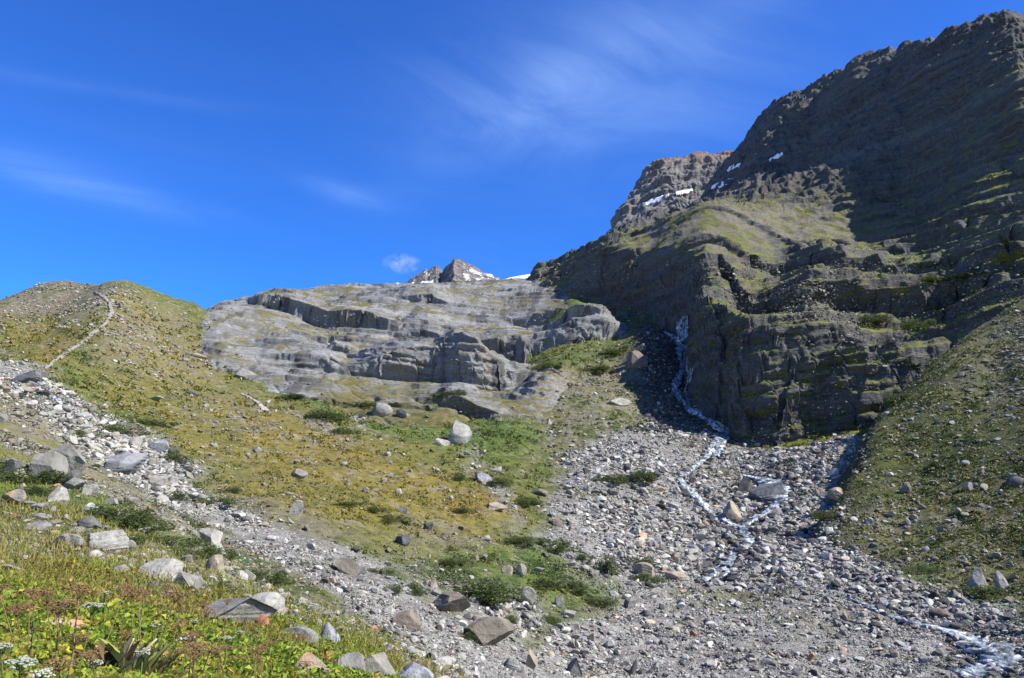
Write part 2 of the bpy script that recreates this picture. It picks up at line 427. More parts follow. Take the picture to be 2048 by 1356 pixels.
def poly_mask(pts, soft):
    p = np.array(pts, float); ins = np.zeros(ZU.shape, bool); j = len(p) - 1
    for i in range(len(p)):
        xi, yi = p[i]; xj, yj = p[j]
        if yi != yj:
            c = ((yi > ZV) != (yj > ZV)) & (ZU < (xj - xi) * (ZV - yi) / (yj - yi) + xi)
            ins ^= c
        j = i
    m = ins.astype(np.float32)
    k = max(1, int(soft / 4.0))
    for _ in range(2):
        for ax in (0, 1):
            c = np.cumsum(np.pad(m, [(k + 1, k) if a == ax else (0, 0) for a in (0, 1)], mode='edge'), axis=ax)
            n = m.shape[ax]
            m = (np.take(c, np.arange(2 * k + 1, 2 * k + 1 + n), axis=ax) - np.take(c, np.arange(0, n), axis=ax)) / (2 * k + 1)
    return m


def band(line, soft):
    """closed outline from a centre line of (u, v, half width)"""
    a = [(u, v - w) for u, v, w in line]; b = [(u, v + w) for u, v, w in line][::-1]
    return poly_mask(a + b, soft)


Z = {}
Z['scree'] = np.maximum.reduce([
    poly_mask([(1300,790),(1250,860),(1165,905),(1110,960),(1085,1060),(1150,1150),(1265,1190),(1200,1235),(1100,1270),(1000,1330),(930,1380),(2300,1400),(2300,1260),(2048,1235),(1850,1165),(1720,1095),(1640,1045),(1690,960),(1735,890),(1800,800),(1700,850),(1450,880),(1400,850)], 26),
    poly_mask([(-250,600),(-100,690),(0,712),(60,728),(110,770),(210,830),(335,890),(420,985),(520,1050),(640,1092),(760,1128),(860,1200),(960,1230),(1070,1290),(1120,1380),(930,1380),(760,1265),(640,1195),(545,1135),(440,1075),(330,1035),(220,935),(100,845),(0,772),(-250,700)], 14),
    poly_mask([(720,1110),(860,1140),(1010,1200),(1120,1230),(1060,1280),(900,1230)], 20) * 0.75,
    band([(935,900,12),(975,960,22),(1030,1020,20),(1050,1080,18),(1060,1150,22)], 12) * 0.9,
    poly_mask([(1270,655),(1400,640),(1470,870),(1400,880),(1325,835),(1285,770)], 12),
    band([(690,770,22),(700,820,18),(730,850,14)], 10)])
Z['gold'] = np.maximum.reduce([
    poly_mask([(120,745),(250,740),(330,800),(480,790),(700,870),(900,915),(1040,1000),(1050,1100),(950,1110),(840,1090),(700,1060),(560,1030),(440,960),(340,880),(220,810)], 40),
    poly_mask([(225,575),(330,620),(420,700),(480,760),(330,800),(200,740),(215,650)], 25) * 0.7,
    poly_mask([(0,640),(200,625),(100,720),(0,700)], 25) * 0.8])
Z['orange'] = np.maximum.reduce([
    poly_mask([(60,715),(190,650),(200,668),(100,735)], 14), poly_mask([(360,680),(430,690),(470,760),(400,730)], 16) * 0.7,
    poly_mask([(880,985),(1000,985),(1020,1020),(930,1040),(880,1015)], 16) * 0.8, poly_mask([(470,800),(760,905),(900,950),(700,930),(500,850)], 26) * 0.5,
    poly_mask([(230,575),(300,620),(330,660),(290,640)], 10) * 0.7])
Z['gravel'] = np.maximum.reduce([
    poly_mask([(-250,560),(95,555),(230,555),(280,590),(240,640),(210,640),(190,625),(0,648),(-250,700)], 16),
    poly_mask([(1160,520),(1400,400),(1640,405),(1800,480),(1600,480),(1440,510),(1220,505)], 20),
    poly_mask([(1440,500),(1700,560),(1700,650),(1440,640)], 40) * 0.45,
    poly_mask([(1640,160),(1720,108),(1830,85),(1840,120),(1740,180),(1640,230),(1580,240)], 20) * 0.6, poly_mask([(1540,350),(1700,260),(2100,120),(2100,190),(1800,300),(1600,390)], 30) * 0.45,
    poly_mask([(0,800),(120,850),(260,960),(420,1060),(560,1150),(640,1210),(600,1215),(380,1110),(180,985),(0,890)], 22) * 0.8,
    poly_mask([(1085,770),(1290,690),(1300,800),(1170,905),(1060,905),(1100,850)], 20) * 0.75, poly_mask([(420,960),(560,1000),(760,1095),(640,1100),(470,1040)], 16) * .7, poly_mask([(800,1040),(1000,1075),(960,1115),(820,1095)], 14) * .5, poly_mask([(330,800),(420,760),(500,790),(440,850)], 20) * .35,
    poly_mask([(225,570),(330,610),(430,690),(470,770),(300,760),(170,725),(215,640)], 20) * .55,
    poly_mask([(1960,640),(2100,600),(2100,800),(1880,800)], 50) * 0.8,
    band([(475,785,3),(512,803,6),(530,822,9)], 4), band([(545,812,4),(600,838,8),(660,868,10),(715,892,5)], 5), band([(470,842,3),(510,850,7),(560,858,4)], 4)])
Z['lush'] = np.maximum.reduce([
    poly_mask([(620,770),(760,790),(880,790),(930,830),(1090,845),(1060,900),(950,925),(860,890),(740,850),(640,830)], 22),
    poly_mask([(1060,725),(1150,720),(1250,690),(1280,740),(1180,760),(1100,760)], 16) * 0.9,
    poly_mask([(860,1110),(1060,1090),(1180,1130),(1260,1180),(1170,1220),(1040,1200),(900,1190)], 26) * 0.8,
    poly_mask([(100,745),(170,770),(330,850),(300,870),(180,815),(110,770)], 16) * 0.7,
    poly_mask([(1830,490),(1960,510),(2100,540),(2100,570),(1900,560),(1820,560)], 14), poly_mask([(1830,420),(2100,430),(2100,450),(1840,445)], 10),
    poly_mask([(-250,900),(60,950),(300,1010),(430,1090),(560,1150),(540,1165),(360,1100),(200,1040),(0,990),(-250,950)], 14) * 0.8,
    poly_mask([(-250,1140),(300,1230),(700,1290),(860,1400),(-250,1400)], 40)])
Z['wet'] = poly_mask([(1262,660),(1400,640),(1475,870),(1405,872),(1325,838),(1285,775)], 12)  # gorge recess: its deep shade is painted here as near-black ground
Z['orange'] = Z['orange'] * .65
for k_ in Z: Z[k_] = Z[k_].astype(np.float32)


def zone(name, u, v):
    fu = np.clip((u - zu[0]) / (zu[1] - zu[0]), 0, ZW - 1.01); fv = np.clip((v - zv[0]) / (zv[1] - zv[0]), 0, ZH - 1.01)
    i = fu.astype(int); j = fv.astype(int); a = fu - i; b = fv - j; M = Z[name]
    return M[j, i] * (1 - a) * (1 - b) + M[j, i + 1] * a * (1 - b) + M[j + 1, i] * (1 - a) * b + M[j + 1, i + 1] * a * b


def zones_at(x, y, z, jitter=1.0):
    """zone weights at world points; the outlines are ragged by world-space noise"""
    u, v = to_pix(x, y, z)
    r = np.hypot(x, y)
    wl = np.maximum(r * 0.05, 0.8)
    # raggedness in three fixed world scales, so that it stays on the ground
    n1 = fbm2(x, y, 16.0, 4, 71, 0.6); n2 = fbm2(x, y, 16.0, 4, 75, 0.6)
    u = u + jitter * 42 * n1; v = v + jitter * 26 * n2
    return {k: zone(k, u, v) for k in Z}


RANGE = dict(n=(0, 160), v=(25, 720), s=(222, 640), r=(165, 1300), m=(75, 470), f=(820, 1700))   # each field holds only within its ranges
H = np.repeat(-60.0 - 0.01 * RR[None, :], NA, 0).astype(np.float32); OWN = np.ones((NA, NR), np.int8)


def join(k, h, js):
    m = h > H[:, js]
    H[:, js][m] = h[m]; OWN[:, js][m] = k


def field(pts, key, S=None):
    h, js = tps(pts, RANGE[key], ctrl_fix(pts, S) if S else None)
    gx, gy = GX[:, js], GY[:, js]
    return h, js, gx, gy, RR[None, js], (lambda wl, o, seed, g=0.5, rd=False: fbm2(gx, gy, wl, o, seed, g, rd))


h, js, gx, gy, rr, big = field(N_PTS, 'n')
join(0, h + 0.9 * sstep(5, 40, rr) * big(9, 4, 11) + 0.12 * sstep(1.5, 6, rr) * big(1.3, 3, 12), js)
h, js, gx, gy, rr, big = field(V_PTS, 'v')
join(1, h + sstep(40, 160, rr) * (1.3 * big(38, 3, 21) + 0.9 * big(9, 4, 22)) + 0.35 * big(2.2, 2, 23) * sstep(25, 60, rr), js)
h, js, gx, gy, rr, big = field(S_PTS, 's', S_STEPS)
h = h + steps(S_STEPS, gx, gy, 1.3, 1.5, 31) + 1.5 * big(40, 3, 33)
tilt = 0.13 * gx - 0.05 * gy + 3.6 * big(60, 3, 36) + 1.5 * big(10, 4, 39)
break_ = sstep(-.25, .3, fbm2(gx * .6, gy * 1.8, 11.0, 3, 30))           # ledges start and stop along the strike
def gentle(h, rr, js, k):
    a = np.gradient(h, axis=0) / ((AZ[1] - AZ[0]) * rr); b = np.gradient(h, axis=1) / np.gradient(RR[js])[None]
    return 1 / (1 + (a * a + b * b) / (k * k)) ** 1.5


soft = gentle(h, rr, js, 1.3) * sstep(-.6, .1, big(26, 3, 34))
h = h + 0.95 * soft * break_ * strata(h + tilt, 3.3, 0.12, 37); h = h + 0.55 * soft * (1.2 - break_) * (1 - sstep(360, 420, rr)) * strata(h + tilt * 1.1 + 0.4, 1.0, 0.2, 38)
join(2, h, js)
h, js, gx, gy, rr, big = field(R_PTS, 'r', R_STEPS)
h = h + steps(R_STEPS, gx, gy, 2.2, 2.4, 41)
up = sstep(380, 620, rr)
zq = zones_at(gx, gy, h)
calm = 1 - 0.85 * np.clip(zq['gravel'] * 1.3, 0, 1)              # rubble lies smooth, bare rock stands in ledges
h = h + (3.0 + 7 * up) * big(60, 3, 43) + (1.8 + 3.6 * up) * (big(24, 4, 44, 0.55, True) - 0.25) + 3.5 * up * (fbm2(gx, gy * .35, 9, 3, 45, .5, True) - .25)
tilt = -0.12 * gx + 0.05 * gy + 5 * big(80, 3, 46) + 1.2 * big(14, 3, 49)
calm = calm * gentle(h, rr, js, 1.6)
h = h + 0.95 * calm * strata(h + tilt, 8.5, 0.12, 47); h = h + 0.8 * calm * strata(h + 1.2 * tilt, 2.6, 0.16, 48)
join(3, h, js)
h, js, gx, gy, rr, big = field(RM_PTS, 'm')
join(4, h + 1.2 * big(22, 4, 51) + 0.3 * big(2.5, 2, 52), js)
h, js, gx, gy, rr, big = field(F_PTS, 'f')
h = h + 10 * (big(120, 4, 61, 0.5, True) - .2)
join(5, h + 0.6 * strata(h + 8 * big(90, 2, 63) - 0.1 * gx, 16, 0.2, 64), js)
del h, gx, gy
TAN = H / RR[None, :]
RUN = np.maximum.accumulate(TAN, 1)                 # what the eye at the origin sees along each azimuth
VIS = TAN >= RUN - 1e-6


def ground(x, y):
    """terrain height at plan points (bilinear)"""
    x = np.asarray(x, float); y = np.asarray(y, float)
    fa = np.clip((np.arctan2(x, y) - AZ[0]) / (AZ[1] - AZ[0]), 0, NA - 1.001)
    fl = np.clip(np.interp(np.log(np.maximum(np.hypot(x, y), R0)), LR, IDX), 0, NR - 1.001)
    i = fa.astype(int); j = fl.astype(int); u = fa - i; w = fl - j
    return (H[i, j] * (1 - u) * (1 - w) + H[i + 1, j] * u * (1 - w) + H[i, j + 1] * (1 - u) * w + H[i + 1, j + 1] * u * w)


def seen(u, v):
    """first terrain point that the pixel looks at -> xyz (nan for sky)"""
    a, t = az_tan(np.atleast_1d(u), np.atleast_1d(v))
    i = np.clip(np.rint((a - AZ[0]) / (AZ[1] - AZ[0])).astype(int), 0, NA - 1)
    r = np.full(len(a), np.nan)
    for k in range(len(a)):
        j = np.searchsorted(RUN[i[k]], t[k])
        if j < NR:
            if j > 0:
                t0, t1 = TAN[i[k], j - 1], TAN[i[k], j]
                f = np.clip((t[k] - t0) / max(t1 - t0, 1e-9), 0, 1)
                r[k] = math.exp(LR[j - 1] + f * (LR[j] - LR[j - 1]))
            else:
                r[k] = RR[0]
    return np.stack([r * np.sin(a), r * np.cos(a), r * t], 1)


def owner(x, y):
    i = np.clip(np.rint((np.arctan2(x, y) - AZ[0]) / (AZ[1] - AZ[0])).astype(int), 0, NA - 1)
    j = np.rint(np.interp(np.log(np.maximum(np.hypot(x, y), R0)), LR, IDX)).astype(int)
    return OWN[i, j]

print("height fields", round(time.time() - T0, 1))
def mixc(a, b, t):
    return a + (b - a) * t[:, None]


C = lambda *c: np.array(c, np.float32)[None, :]


def ground_colour(own, x, y, z, nz, r):
    n = len(x)
    zn = zones_at(x, y, z)
    a = fbm2(x, y, 7.0, 4, 81); b = fbm2(x, y, 1.6, 3, 85); c = fbm2(x, y, 26.0, 3, 88)
    gold = mixc(C(.172, .140, .026) + np.zeros((n, 3), np.float32), C(.125, .118, .026), sstep(-.3, .45, a))
    gold = mixc(gold, C(.215, .180, .090), sstep(.1, .6, b) * 0.7)
    green = mixc(C(.070, .088, .018) + np.zeros((n, 3), np.float32), C(.125, .130, .026), sstep(-.4, .4, a + .5 * b))
    lush = mixc(C(.050, .085, .016) + np.zeros((n, 3), np.float32), C(.095, .135, .022), sstep(-.4, .4, b + .4 * a))
    orange = mixc(C(.215, .105, .028) + np.zeros((n, 3), np.float32), C(.180, .120, .03), sstep(-.4, .4, b))
    stone = mixc(C(.250, .240, .212) + np.zeros((n, 3), np.float32), C(.175, .166, .140), sstep(-.2, .5, b))
    stone = mixc(stone, C(.105, .105, .030), .8 * sstep(.25, .55, fbm2(x, y, 13.0, 4, 97)))
    gravel = mixc(C(.215, .190, .145) + np.zeros((n, 3), np.float32), C(.145, .125, .075), sstep(-.3, .4, a + .4 * b))
    col = green
    col = mixc(col, gold, np.clip(zn['gold'] * 1.1 + .45 * (c > .1) * (own == 0), 0, 1) * sstep(-.75, -.1, a + 0.3))
    col = mixc(col, lush, np.clip(zn['lush'] + .6 * sstep(.15, .4, c) * (zn['gold'] < .2), 0, 1) * sstep(-.6, .2, a + .25))
    col = mixc(col, orange, zn['orange'] * sstep(-.5, .2, b + .2))
    col = mixc(col, gravel, np.clip(zn['gravel'] * 1.2 * sstep(-.35, .25, a + .5 * b + .12), 0, 1))
    # bare stony ground between the tufts
    col = mixc(col, gravel * 1.05, .55 * sstep(.18, .5, b - .3 * a) * (own != 0))
    col = mixc(col, stone, np.clip(zn['scree'] * 1.15, 0, 1) * np.where(zn['scree'] > .8, 1, sstep(-.5, .2, a + .8 * zn['scree'] - .3)))
    col = mixc(col, C(.042, .042, .040) + np.zeros((n, 3), np.float32), np.clip(zn['wet'] * 1.1, 0, .95))     # deep shade of the gorge, put into the bed's colour
    # grassy patches break the left stream strip
    # the right-hand moraine: dark olive turf between stones
    rm = own == 4
    olive = mixc(C(.048, .058, .012) + np.zeros((n, 3), np.float32), C(.096, .094, .022), sstep(-.3, .5, a + .3 * c))
    olive = mixc(olive, C(.15, .135, .09), .55 * np.clip(sstep(.0, .4, b + .5 * c) + zn['gravel'], 0, 1))
    col = np.where(rm[:, None], olive, col)
    # rock: slabs and mountain
    s = z + .10 * x - .02 * y + 2 * c
    st = hash1(np.floor(s / 1.7 + .5 * b), 91) * .5 + hash1(np.floor(s / .55 + .8 * a), 92) * .5
    slab = mixc(C(.130, .130, .121) + np.zeros((n, 3), np.float32), C(.290, .288, .270), st)
    slab = mixc(slab, C(.23, .195, .165), .4 * sstep(.15, .5, a + .4 * c))
    slab = mixc(slab, C(.062, .062, .062), .75 * sstep(.2, .5, fbm2(x * 1.0, y * .25, 5.0, 3, 95)))
    sturf = mixc(C(.105, .105, .026) + np.zeros((n, 3), np.float32), C(.17, .14, .05), sstep(-.3, .3, b))
    flat = sstep(.74, .9, nz)
    slabc = mixc(slab, sturf, np.clip(flat * sstep(.0, .35, a + .6 * c + .3 * b) + zn['lush'], 0, 1))
    cliff = mixc(C(.036, .036, .035) + np.zeros((n, 3), np.float32), C(.130, .127, .115), st)
    cliff = mixc(cliff, C(.080, .056, .043), .35 * sstep(.2, .6, c + .5 * a))
    cturf = mixc(C(.092, .115, .016) + np.zeros((n, 3), np.float32), C(.165, .165, .032), sstep(-.3, .4, a + .4 * b))
    hi = sstep(420, 560, r)
    low = np.clip(sstep(.46, .68, nz) * sstep(-.34, .02, a + .4 * b + .3 * c + .22) * (1 - hi), 0, 1)
    cliffc = mixc(cliff, cturf, low)
    rub = mixc(C(.150, .136, .098) + np.zeros((n, 3), np.float32), C(.105, .108, .030), sstep(-.1, .35, a + .5 * b))
    cliffc = mixc(cliffc, rub, np.clip(1.4 * zn['gravel'] * (1 - .75 * hi) * sstep(.35, .6, nz) * sstep(-.6, .0, b + .2), 0, 1))
    cliffc = mixc(cliffc, lush, np.clip(zn['lush'] * sstep(.6, .85, nz), 0, 1))
    col = np.where((own == 2)[:, None], slabc, col)
    col = np.where((own == 3)[:, None], cliffc, col)
    fr = mixc(C(.135, .127, .115) + np.zeros((n, 3), np.float32), C(.235, .222, .198), st)
    fr = mixc(fr, C(.20, .12, .085), sstep(490, 560, z + 25 * c) * .8)
    col = np.where((own == 5)[:, None], fr, col)
    return np.clip(col, 0, 1).astype(np.float32)


# ------------------------------------------------------------------ materials
def terrain_material(name, scale, bump, rough=0.95, streak=False, var=0.55):
    m = bpy.data.materials.new(name); m.use_nodes = True
    k = NT(m.node_tree)
    at = k.n('ShaderNodeAttribute', {'attribute_name': 'Col'})
    geo = k.n('ShaderNodeNewGeometry')
    pos = geo.outputs['Position']
    if streak:
        mp = k.n('ShaderNodeMapping'); mp.inputs['Scale'].default_value = (1, 1, 4.5); mp.inputs['Rotation'].default_value = (0.05, -0.16, 0)
        k.link(pos, mp.inputs[0]); pos2 = mp.outputs[0]
    else:
        pos2 = pos
    n1 = k.n('ShaderNodeTexNoise', None, Scale=scale, Detail=6.0, Roughness=0.65); k.link(pos2, n1.inputs['Vector'])
    n2 = k.n('ShaderNodeTexNoise', None, Scale=scale * 6, Detail=4.0, Roughness=0.7); k.link(pos, n2.inputs['Vector'])
    f1 = k.ramp(n1.outputs[0], [(0.28, (1 - var,) * 3), (0.5, (1, 1, 1)), (0.75, (1 + var * .8,) * 3)])
    f2 = k.ramp(n2.outputs[0], [(0.3, (1 - var * .8,) * 3), (0.7, (1 + var * .6,) * 3)])
    c = k.mix(1.0, at.outputs['Color'], f1, 'MULTIPLY'); c = k.mix(1.0, c, f2, 'MULTIPLY')
    bs = k.n('ShaderNodeBsdfPrincipled', None, Roughness=rough)
    bs.inputs['Specular IOR Level'].default_value = 0.25
    k.link(c, bs.inputs['Base Color'])
    h = k.math('ADD', n1.outputs[0], k.math('MULTIPLY', n2.outputs[0], 0.35))
    bp = k.n('ShaderNodeBump', None, Strength=0.9, Distance=bump); k.link(h, bp.inputs['Height'])
    k.link(bp.outputs[0], bs.inputs['Normal'])
    o = k.n('ShaderNodeOutputMaterial'); k.link(bs.outputs[0], o.inputs[0])
    return m


M_HILL = terrain_material("hillside_turf", 3.0, 0.10)
M_TURF = terrain_material("valley_turf", 0.8, 0.6)
M_SLAB = terrain_material("slab_rock", 0.7, 0.9, 0.85, True, 0.5)
M_CLIFF = terrain_material("cliff_rock", 0.35, 1.2, 0.9, True, 0.45)
M_FARR = terrain_material("far_rock", 0.06, 6.0, 0.95, True, 0.4)


def mesh_np(name, co, faces, mat, smooth=True, cols=None, parent=None):
    """mesh object from numpy arrays; faces (n, 3) or (n, 4)"""
    me = bpy.data.meshes.new(name)
    nf, k = faces.shape
    me.vertices.add(len(co)); me.vertices.foreach_set('co', np.ascontiguousarray(co, np.float32).ravel())
    me.loops.add(nf * k); me.loops.foreach_set('vertex_index', np.ascontiguousarray(faces, np.int32).ravel())
    me.polygons.add(nf); me.polygons.foreach_set('loop_start', np.arange(0, nf * k, k, dtype=np.int32))
    me.polygons.foreach_set('use_smooth', np.full(nf, smooth, bool))
    me.update(calc_edges=True)
    if cols is not None:
        at = me.attributes.new('Col', 'FLOAT_COLOR', 'POINT')
        c4 = np.ones((len(co), 4), np.float32); c4[:, :3] = cols
        at.data.foreach_set('color', c4.ravel())
    me.materials.append(mat)
    o = bpy.data.objects.new(name, me); COL.objects.link(o)
    if parent is not None: o.parent = parent
    return o


def tag(o, label=None, cat=None, group=None, kind=None):
    if label: o['label'] = label
    if cat: o['category'] = cat
    if group: o['group'] = group
    if kind: o['kind'] = kind
    return o


# ------------------------------------------------------------------ sample the fields where they show and mesh them
def build_terrain():
    t = TAN.astype(np.float64); dl = np.diff(LR)[None, :]
    dt = np.abs(np.diff(t, axis=1)) * F_PX * 0.5
    vis = (VIS[:, 1:] | VIS[:, :-1])
    cost = np.where(vis, dt, np.minimum(dt, 2.0) * 0.25) + 22 * dl + np.where(vis, 0.06, 0)
    for w in (9, 9, 9):                                     # even out the sampling between neighbouring columns
        c = np.cumsum(np.pad(cost, ((w + 1, w), (0, 0)), mode='edge'), 0)
        cost = (c[2 * w + 1:] - c[:-2 * w - 1]) / (2 * w + 1)
    cum = np.concatenate([np.zeros((NA, 1)), np.cumsum(cost, 1)], 1)
    lr = np.empty((NA, NROW)); zz = np.empty((NA, NROW)); ow = np.empty((NA, NROW), np.int8)
    for i in range(NA):
        q = np.linspace(0, cum[i, -1], NROW)
        l = np.interp(q, cum[i], LR)
        lr[i] = l; zz[i] = np.interp(l, LR, H[i])
        ow[i] = OWN[i, np.rint(np.interp(l, LR, IDX)).astype(int)]
    r = np.exp(lr); x = r * np.sin(AZ)[:, None]; y = r * np.cos(AZ)[:, None]
    Pg = np.stack([x, y, zz], -1)
    def normals(Pg):
        da = np.gradient(Pg, axis=0); dr = np.gradient(Pg, axis=1)
        n = np.cross(da, dr); n /= np.maximum(np.linalg.norm(n, axis=-1, keepdims=True), 1e-9)
        n[n[..., 2] < 0] *= -1
        return n
    N = normals(Pg)
    cliffy = np.where(ow == 2, sstep(.9, .72, N[..., 2]), np.isin(ow, (3, 5)) * sstep(.78, .5, N[..., 2]))[..., None]     # take the sampling jitter out of steep faces
    for _ in range(5):
        S2 = Pg.copy(); S2[1:-1] = (Pg[:-2] + 2 * Pg[1:-1] + Pg[2:]) / 4
        Pg = Pg + (S2 - Pg) * cliffy
    N = normals(Pg)
    # smoothed facing direction for the rock displacement
    Ns = N.copy()
    for _ in range(3):
        Ns[1:-1] = (Ns[:-2] + Ns[1:-1] * 2 + Ns[2:]) / 4
        Ns[:, 1:-1] = (Ns[:, :-2] + Ns[:, 1:-1] * 2 + Ns[:, 2:]) / 4
    Ns /= np.maximum(np.linalg.norm(Ns, axis=-1, keepdims=True), 1e-9)
    fx, fy, fz, fr, fo = x.ravel(), y.ravel(), zz.ravel(), r.ravel(), ow.ravel()
    for u_, S_, ro, w_, sd_ in ((2, S_STEPS, 1.3, 1.5, 31), (3, R_STEPS[1:], 2.2, 2.4, 42)):     # overhangs: hollow the faces back under their edges
        m_ = (fo == u_) & (fr < 480)
        back = steps(S_, fx[m_], fy[m_], ro, w_, sd_, True)
        Pf = Pg.reshape(-1, 3); q_ = Pf[m_]; q_[:, 0] += back * fx[m_] / fr[m_]; q_[:, 1] += back * fy[m_] / fr[m_]; Pf[m_] = q_
        Pg = Pf.reshape(NA, NROW, 3)
    D = np.zeros(len(fx), np.float32)
    rock = np.isin(fo, (2, 3, 5))
    X, Y, ZZ, R_ = fx[rock], fy[rock], fz[rock], fr[rock]
    o_ = fo[rock]
    w = 1.5 * fbm2(X, Y, 22.0, 2, 101)
    s = ZZ + np.where(o_ == 2, .10 * X - .02 * Y, -.16 * X + .03 * Y) + w + .5 * vn3(X / 5, Y / 5, ZZ / 5, 104)
    e = X * .80 + Y * .25 + .8 * vn3(X / 6, Y / 6, ZZ / 6, 105)
    k = np.where(R_ > 420, 2.0, 1.0)
    def blocks(T, Lb, seed):
        i = np.floor(s / T + .3 * hash1(np.floor(s / (T * 3)), seed)); j = np.floor(e / Lb + 7 * hash1(i, seed + 1))
        return hash2(i, j, seed + 2) - .5
    a1 = blocks(2.6 * k, 6.0 * k, 110); a2 = blocks(0.9 * k, 3.0 * k, 120); a3 = blocks(5.5 * k, 14 * k, 130)
    d = a1 * 1.0 * k + a2 * .45 * k + a3 * np.where(o_ == 2, .5, 1.4) * k + 1.2 * k * fbm3(X, Y, ZZ, 8.0, 3, 140)
    st_ = (1 - Ns.reshape(-1, 3)[rock, 2])                       # bare steep faces break into blocks, treads stay smooth
    d *= np.where(o_ == 2, .30 + 1.7 * st_, np.where(o_ == 5, 4.0, .55 + 1.2 * st_))
    d += np.where((o_ == 3) & (R_ > 420), 2.6 * fbm3(X, Y, ZZ * 1.6, 19.0, 4, 170, .6), 0)
    def cracks(T, width, seed, brk):
        """open bedding joints: narrow clefts along the strata that start and stop"""
        i = np.floor(s / T + .25 * vn2(e / 9, s * 0, seed)); f = s / T + .25 * vn2(e / 9, s * 0, seed) - i
        c0 = .25 + .5 * hash1(i, seed + 1)
        line = 1 - sstep(width * .5, width, np.abs(f - c0))
        on = sstep(.05, .35, vn2(e / brk + 31 * hash1(i, seed + 2), i * 3.7, seed + 3))
        return line * on
    jx = X * .86 + Y * .5
    jj = np.floor(jx / 7.3 + .6 * hash1(np.floor(s / 4), 165)); jf = jx / 7.3 + .6 * hash1(np.floor(s / 4), 165) - jj
    joint = (1 - sstep(.035, .075, np.abs(jf - .5))) * (hash2(jj, np.floor(s / 4), 166) > .55)
    deep = 1.5 * cracks(3.1, .15, 160, 22.0) + 1.5 * cracks(6.3, .11, 164, 36.0) + .8 * joint
    d -= deep * np.where(o_ == 5, 2.5, np.where((o_ == 3) & (R_ > 420), 1.6, 1.0)) * np.where(o_ == 3, 1 - .8 * np.clip(zones_at(X, Y, ZZ)['gravel'] * 1.3, 0, 1), 1)
    D[rock] = d
    soft = ~rock
    D[soft] = .10 * np.clip(fr[soft] / 60, .12, 1.5) * fbm2(fx[soft], fy[soft], 1.7, 3, 150)
    D = D.reshape(NA, NROW)
    for _ in range(2):                                      # no teeth narrower than the sampling
        D[1:-1] = (D[:-2] + 2 * D[1:-1] + D[2:]) / 4
    D[:, 1:-1] = (D[:, :-2] + 2 * D[:, 1:-1] + D[:, 2:]) / 4
    steep = 1 - Ns[..., 2:3] * .55
    Pg = Pg + Ns * D[..., None] * np.where(rock.reshape(NA, NROW, 1), steep, 1)
    N = normals(Pg)
    co = Pg.reshape(-1, 3)
    cols = ground_colour(fo, fx, fy, fz, N[..., 2].ravel(), fr)
    idx = np.arange(NA * NROW).reshape(NA, NROW)
    q = np.stack([idx[:-1, :-1], idx[1:, :-1], idx[1:, 1:], idx[:-1, 1:]], -1).reshape(-1, 4)
    fo4 = ow[:-1, :-1].ravel()
    names = ["hillside", "valley_ground", "slab_hill", "mountain", "moraine_hill", "far_hill"]
    mats = [M_HILL, M_TURF, M_SLAB, M_CLIFF, M_TURF, M_FARR]
    for u in range(6):
        f = q[fo4 == u]
        if not len(f): continue
        used = np.unique(f); remap = np.full(NA * NROW, -1, np.int32); remap[used] = np.arange(len(used))
        o = mesh_np(names[u], co[used], remap[f], mats[u], u not in (2, 3, 5), cols[used])
        tag(o, kind='structure')
    return Pg


PG = build_terrain()
print("terrain", round(time.time() - T0, 1))
# ------------------------------------------------------------------ rock shapes
def ico(sub):
    t = (1 + 5 ** .5) / 2
    v = np.array([(-1, t, 0), (1, t, 0), (-1, -t, 0), (1, -t, 0), (0, -1, t), (0, 1, t), (0, -1, -t), (0, 1, -t), (t, 0, -1), (t, 0, 1), (-t, 0, -1), (-t, 0, 1)], float)
    f = np.array([(0, 11, 5), (0, 5, 1), (0, 1, 7), (0, 7, 10), (0, 10, 11), (1, 5, 9), (5, 11, 4), (11, 10, 2), (10, 7, 6), (7, 1, 8), (3, 9, 4), (3, 4, 2), (3, 2, 6), (3, 6, 8), (3, 8, 9), (4, 9, 5), (2, 4, 11), (6, 2, 10), (8, 6, 7), (9, 8, 1)])
    v /= np.linalg.norm(v, axis=1, keepdims=True)
    for _ in range(sub):
        d = {}; v = list(v); nf = []
        def mid(a, b):
            k = (min(a, b), max(a, b))
            if k not in d:
                m = v[a] + v[b]; v.append(m / np.linalg.norm(m)); d[k] = len(v) - 1
            return d[k]
        for a, b, c in f:
            x, y, z = mid(a, b), mid(b, c), mid(c, a)
            nf += [(a, x, z), (b, y, x), (c, z, y), (x, y, z)]
        v = np.array(v); f = np.array(nf)
    return v, f


ICO = {k: ico(k) for k in range(5)}


def rock_shape(sub, cuts, seed, rough=0.0, keep=0.58, layered=0.0):
    """a ball split along random joint planes: flat faces, sharp edges, unit-sized"""
    g = np.random.default_rng(seed)
    v, f = ICO[sub]; v = v.copy() * 1.25
    axes = g.normal(size=(3, 3)); axes /= np.linalg.norm(axes, axis=1, keepdims=True)
    for c in range(cuts):
        n = axes[c % 3] * g.choice([-1, 1]) + g.normal(size=3) * .33; n /= np.linalg.norm(n)
        h = g.uniform(keep, .98)
        d = v @ n - h
        v -= np.where(d > 0, d, 0)[:, None] * n
    if rough:
        nn = fbm3(v[:, 0] * 1.0 + seed, v[:, 1], v[:, 2], 0.7, 4, seed % 97)
        v *= (1 + rough * nn)[:, None]
    if layered:
        q = hash1(np.floor((v[:, 2] + .12 * v[:, 0] + .05 * vn3(v[:, 0] * 3, v[:, 1] * 3, v[:, 2] * 3, seed)) * 9), seed) - .5
        v[:, :2] *= (1 + layered * q)[:, None]
    lo, hi = v.min(0), v.max(0)
    return (v - (lo + hi) / 2) / ((hi - lo) / 2), f


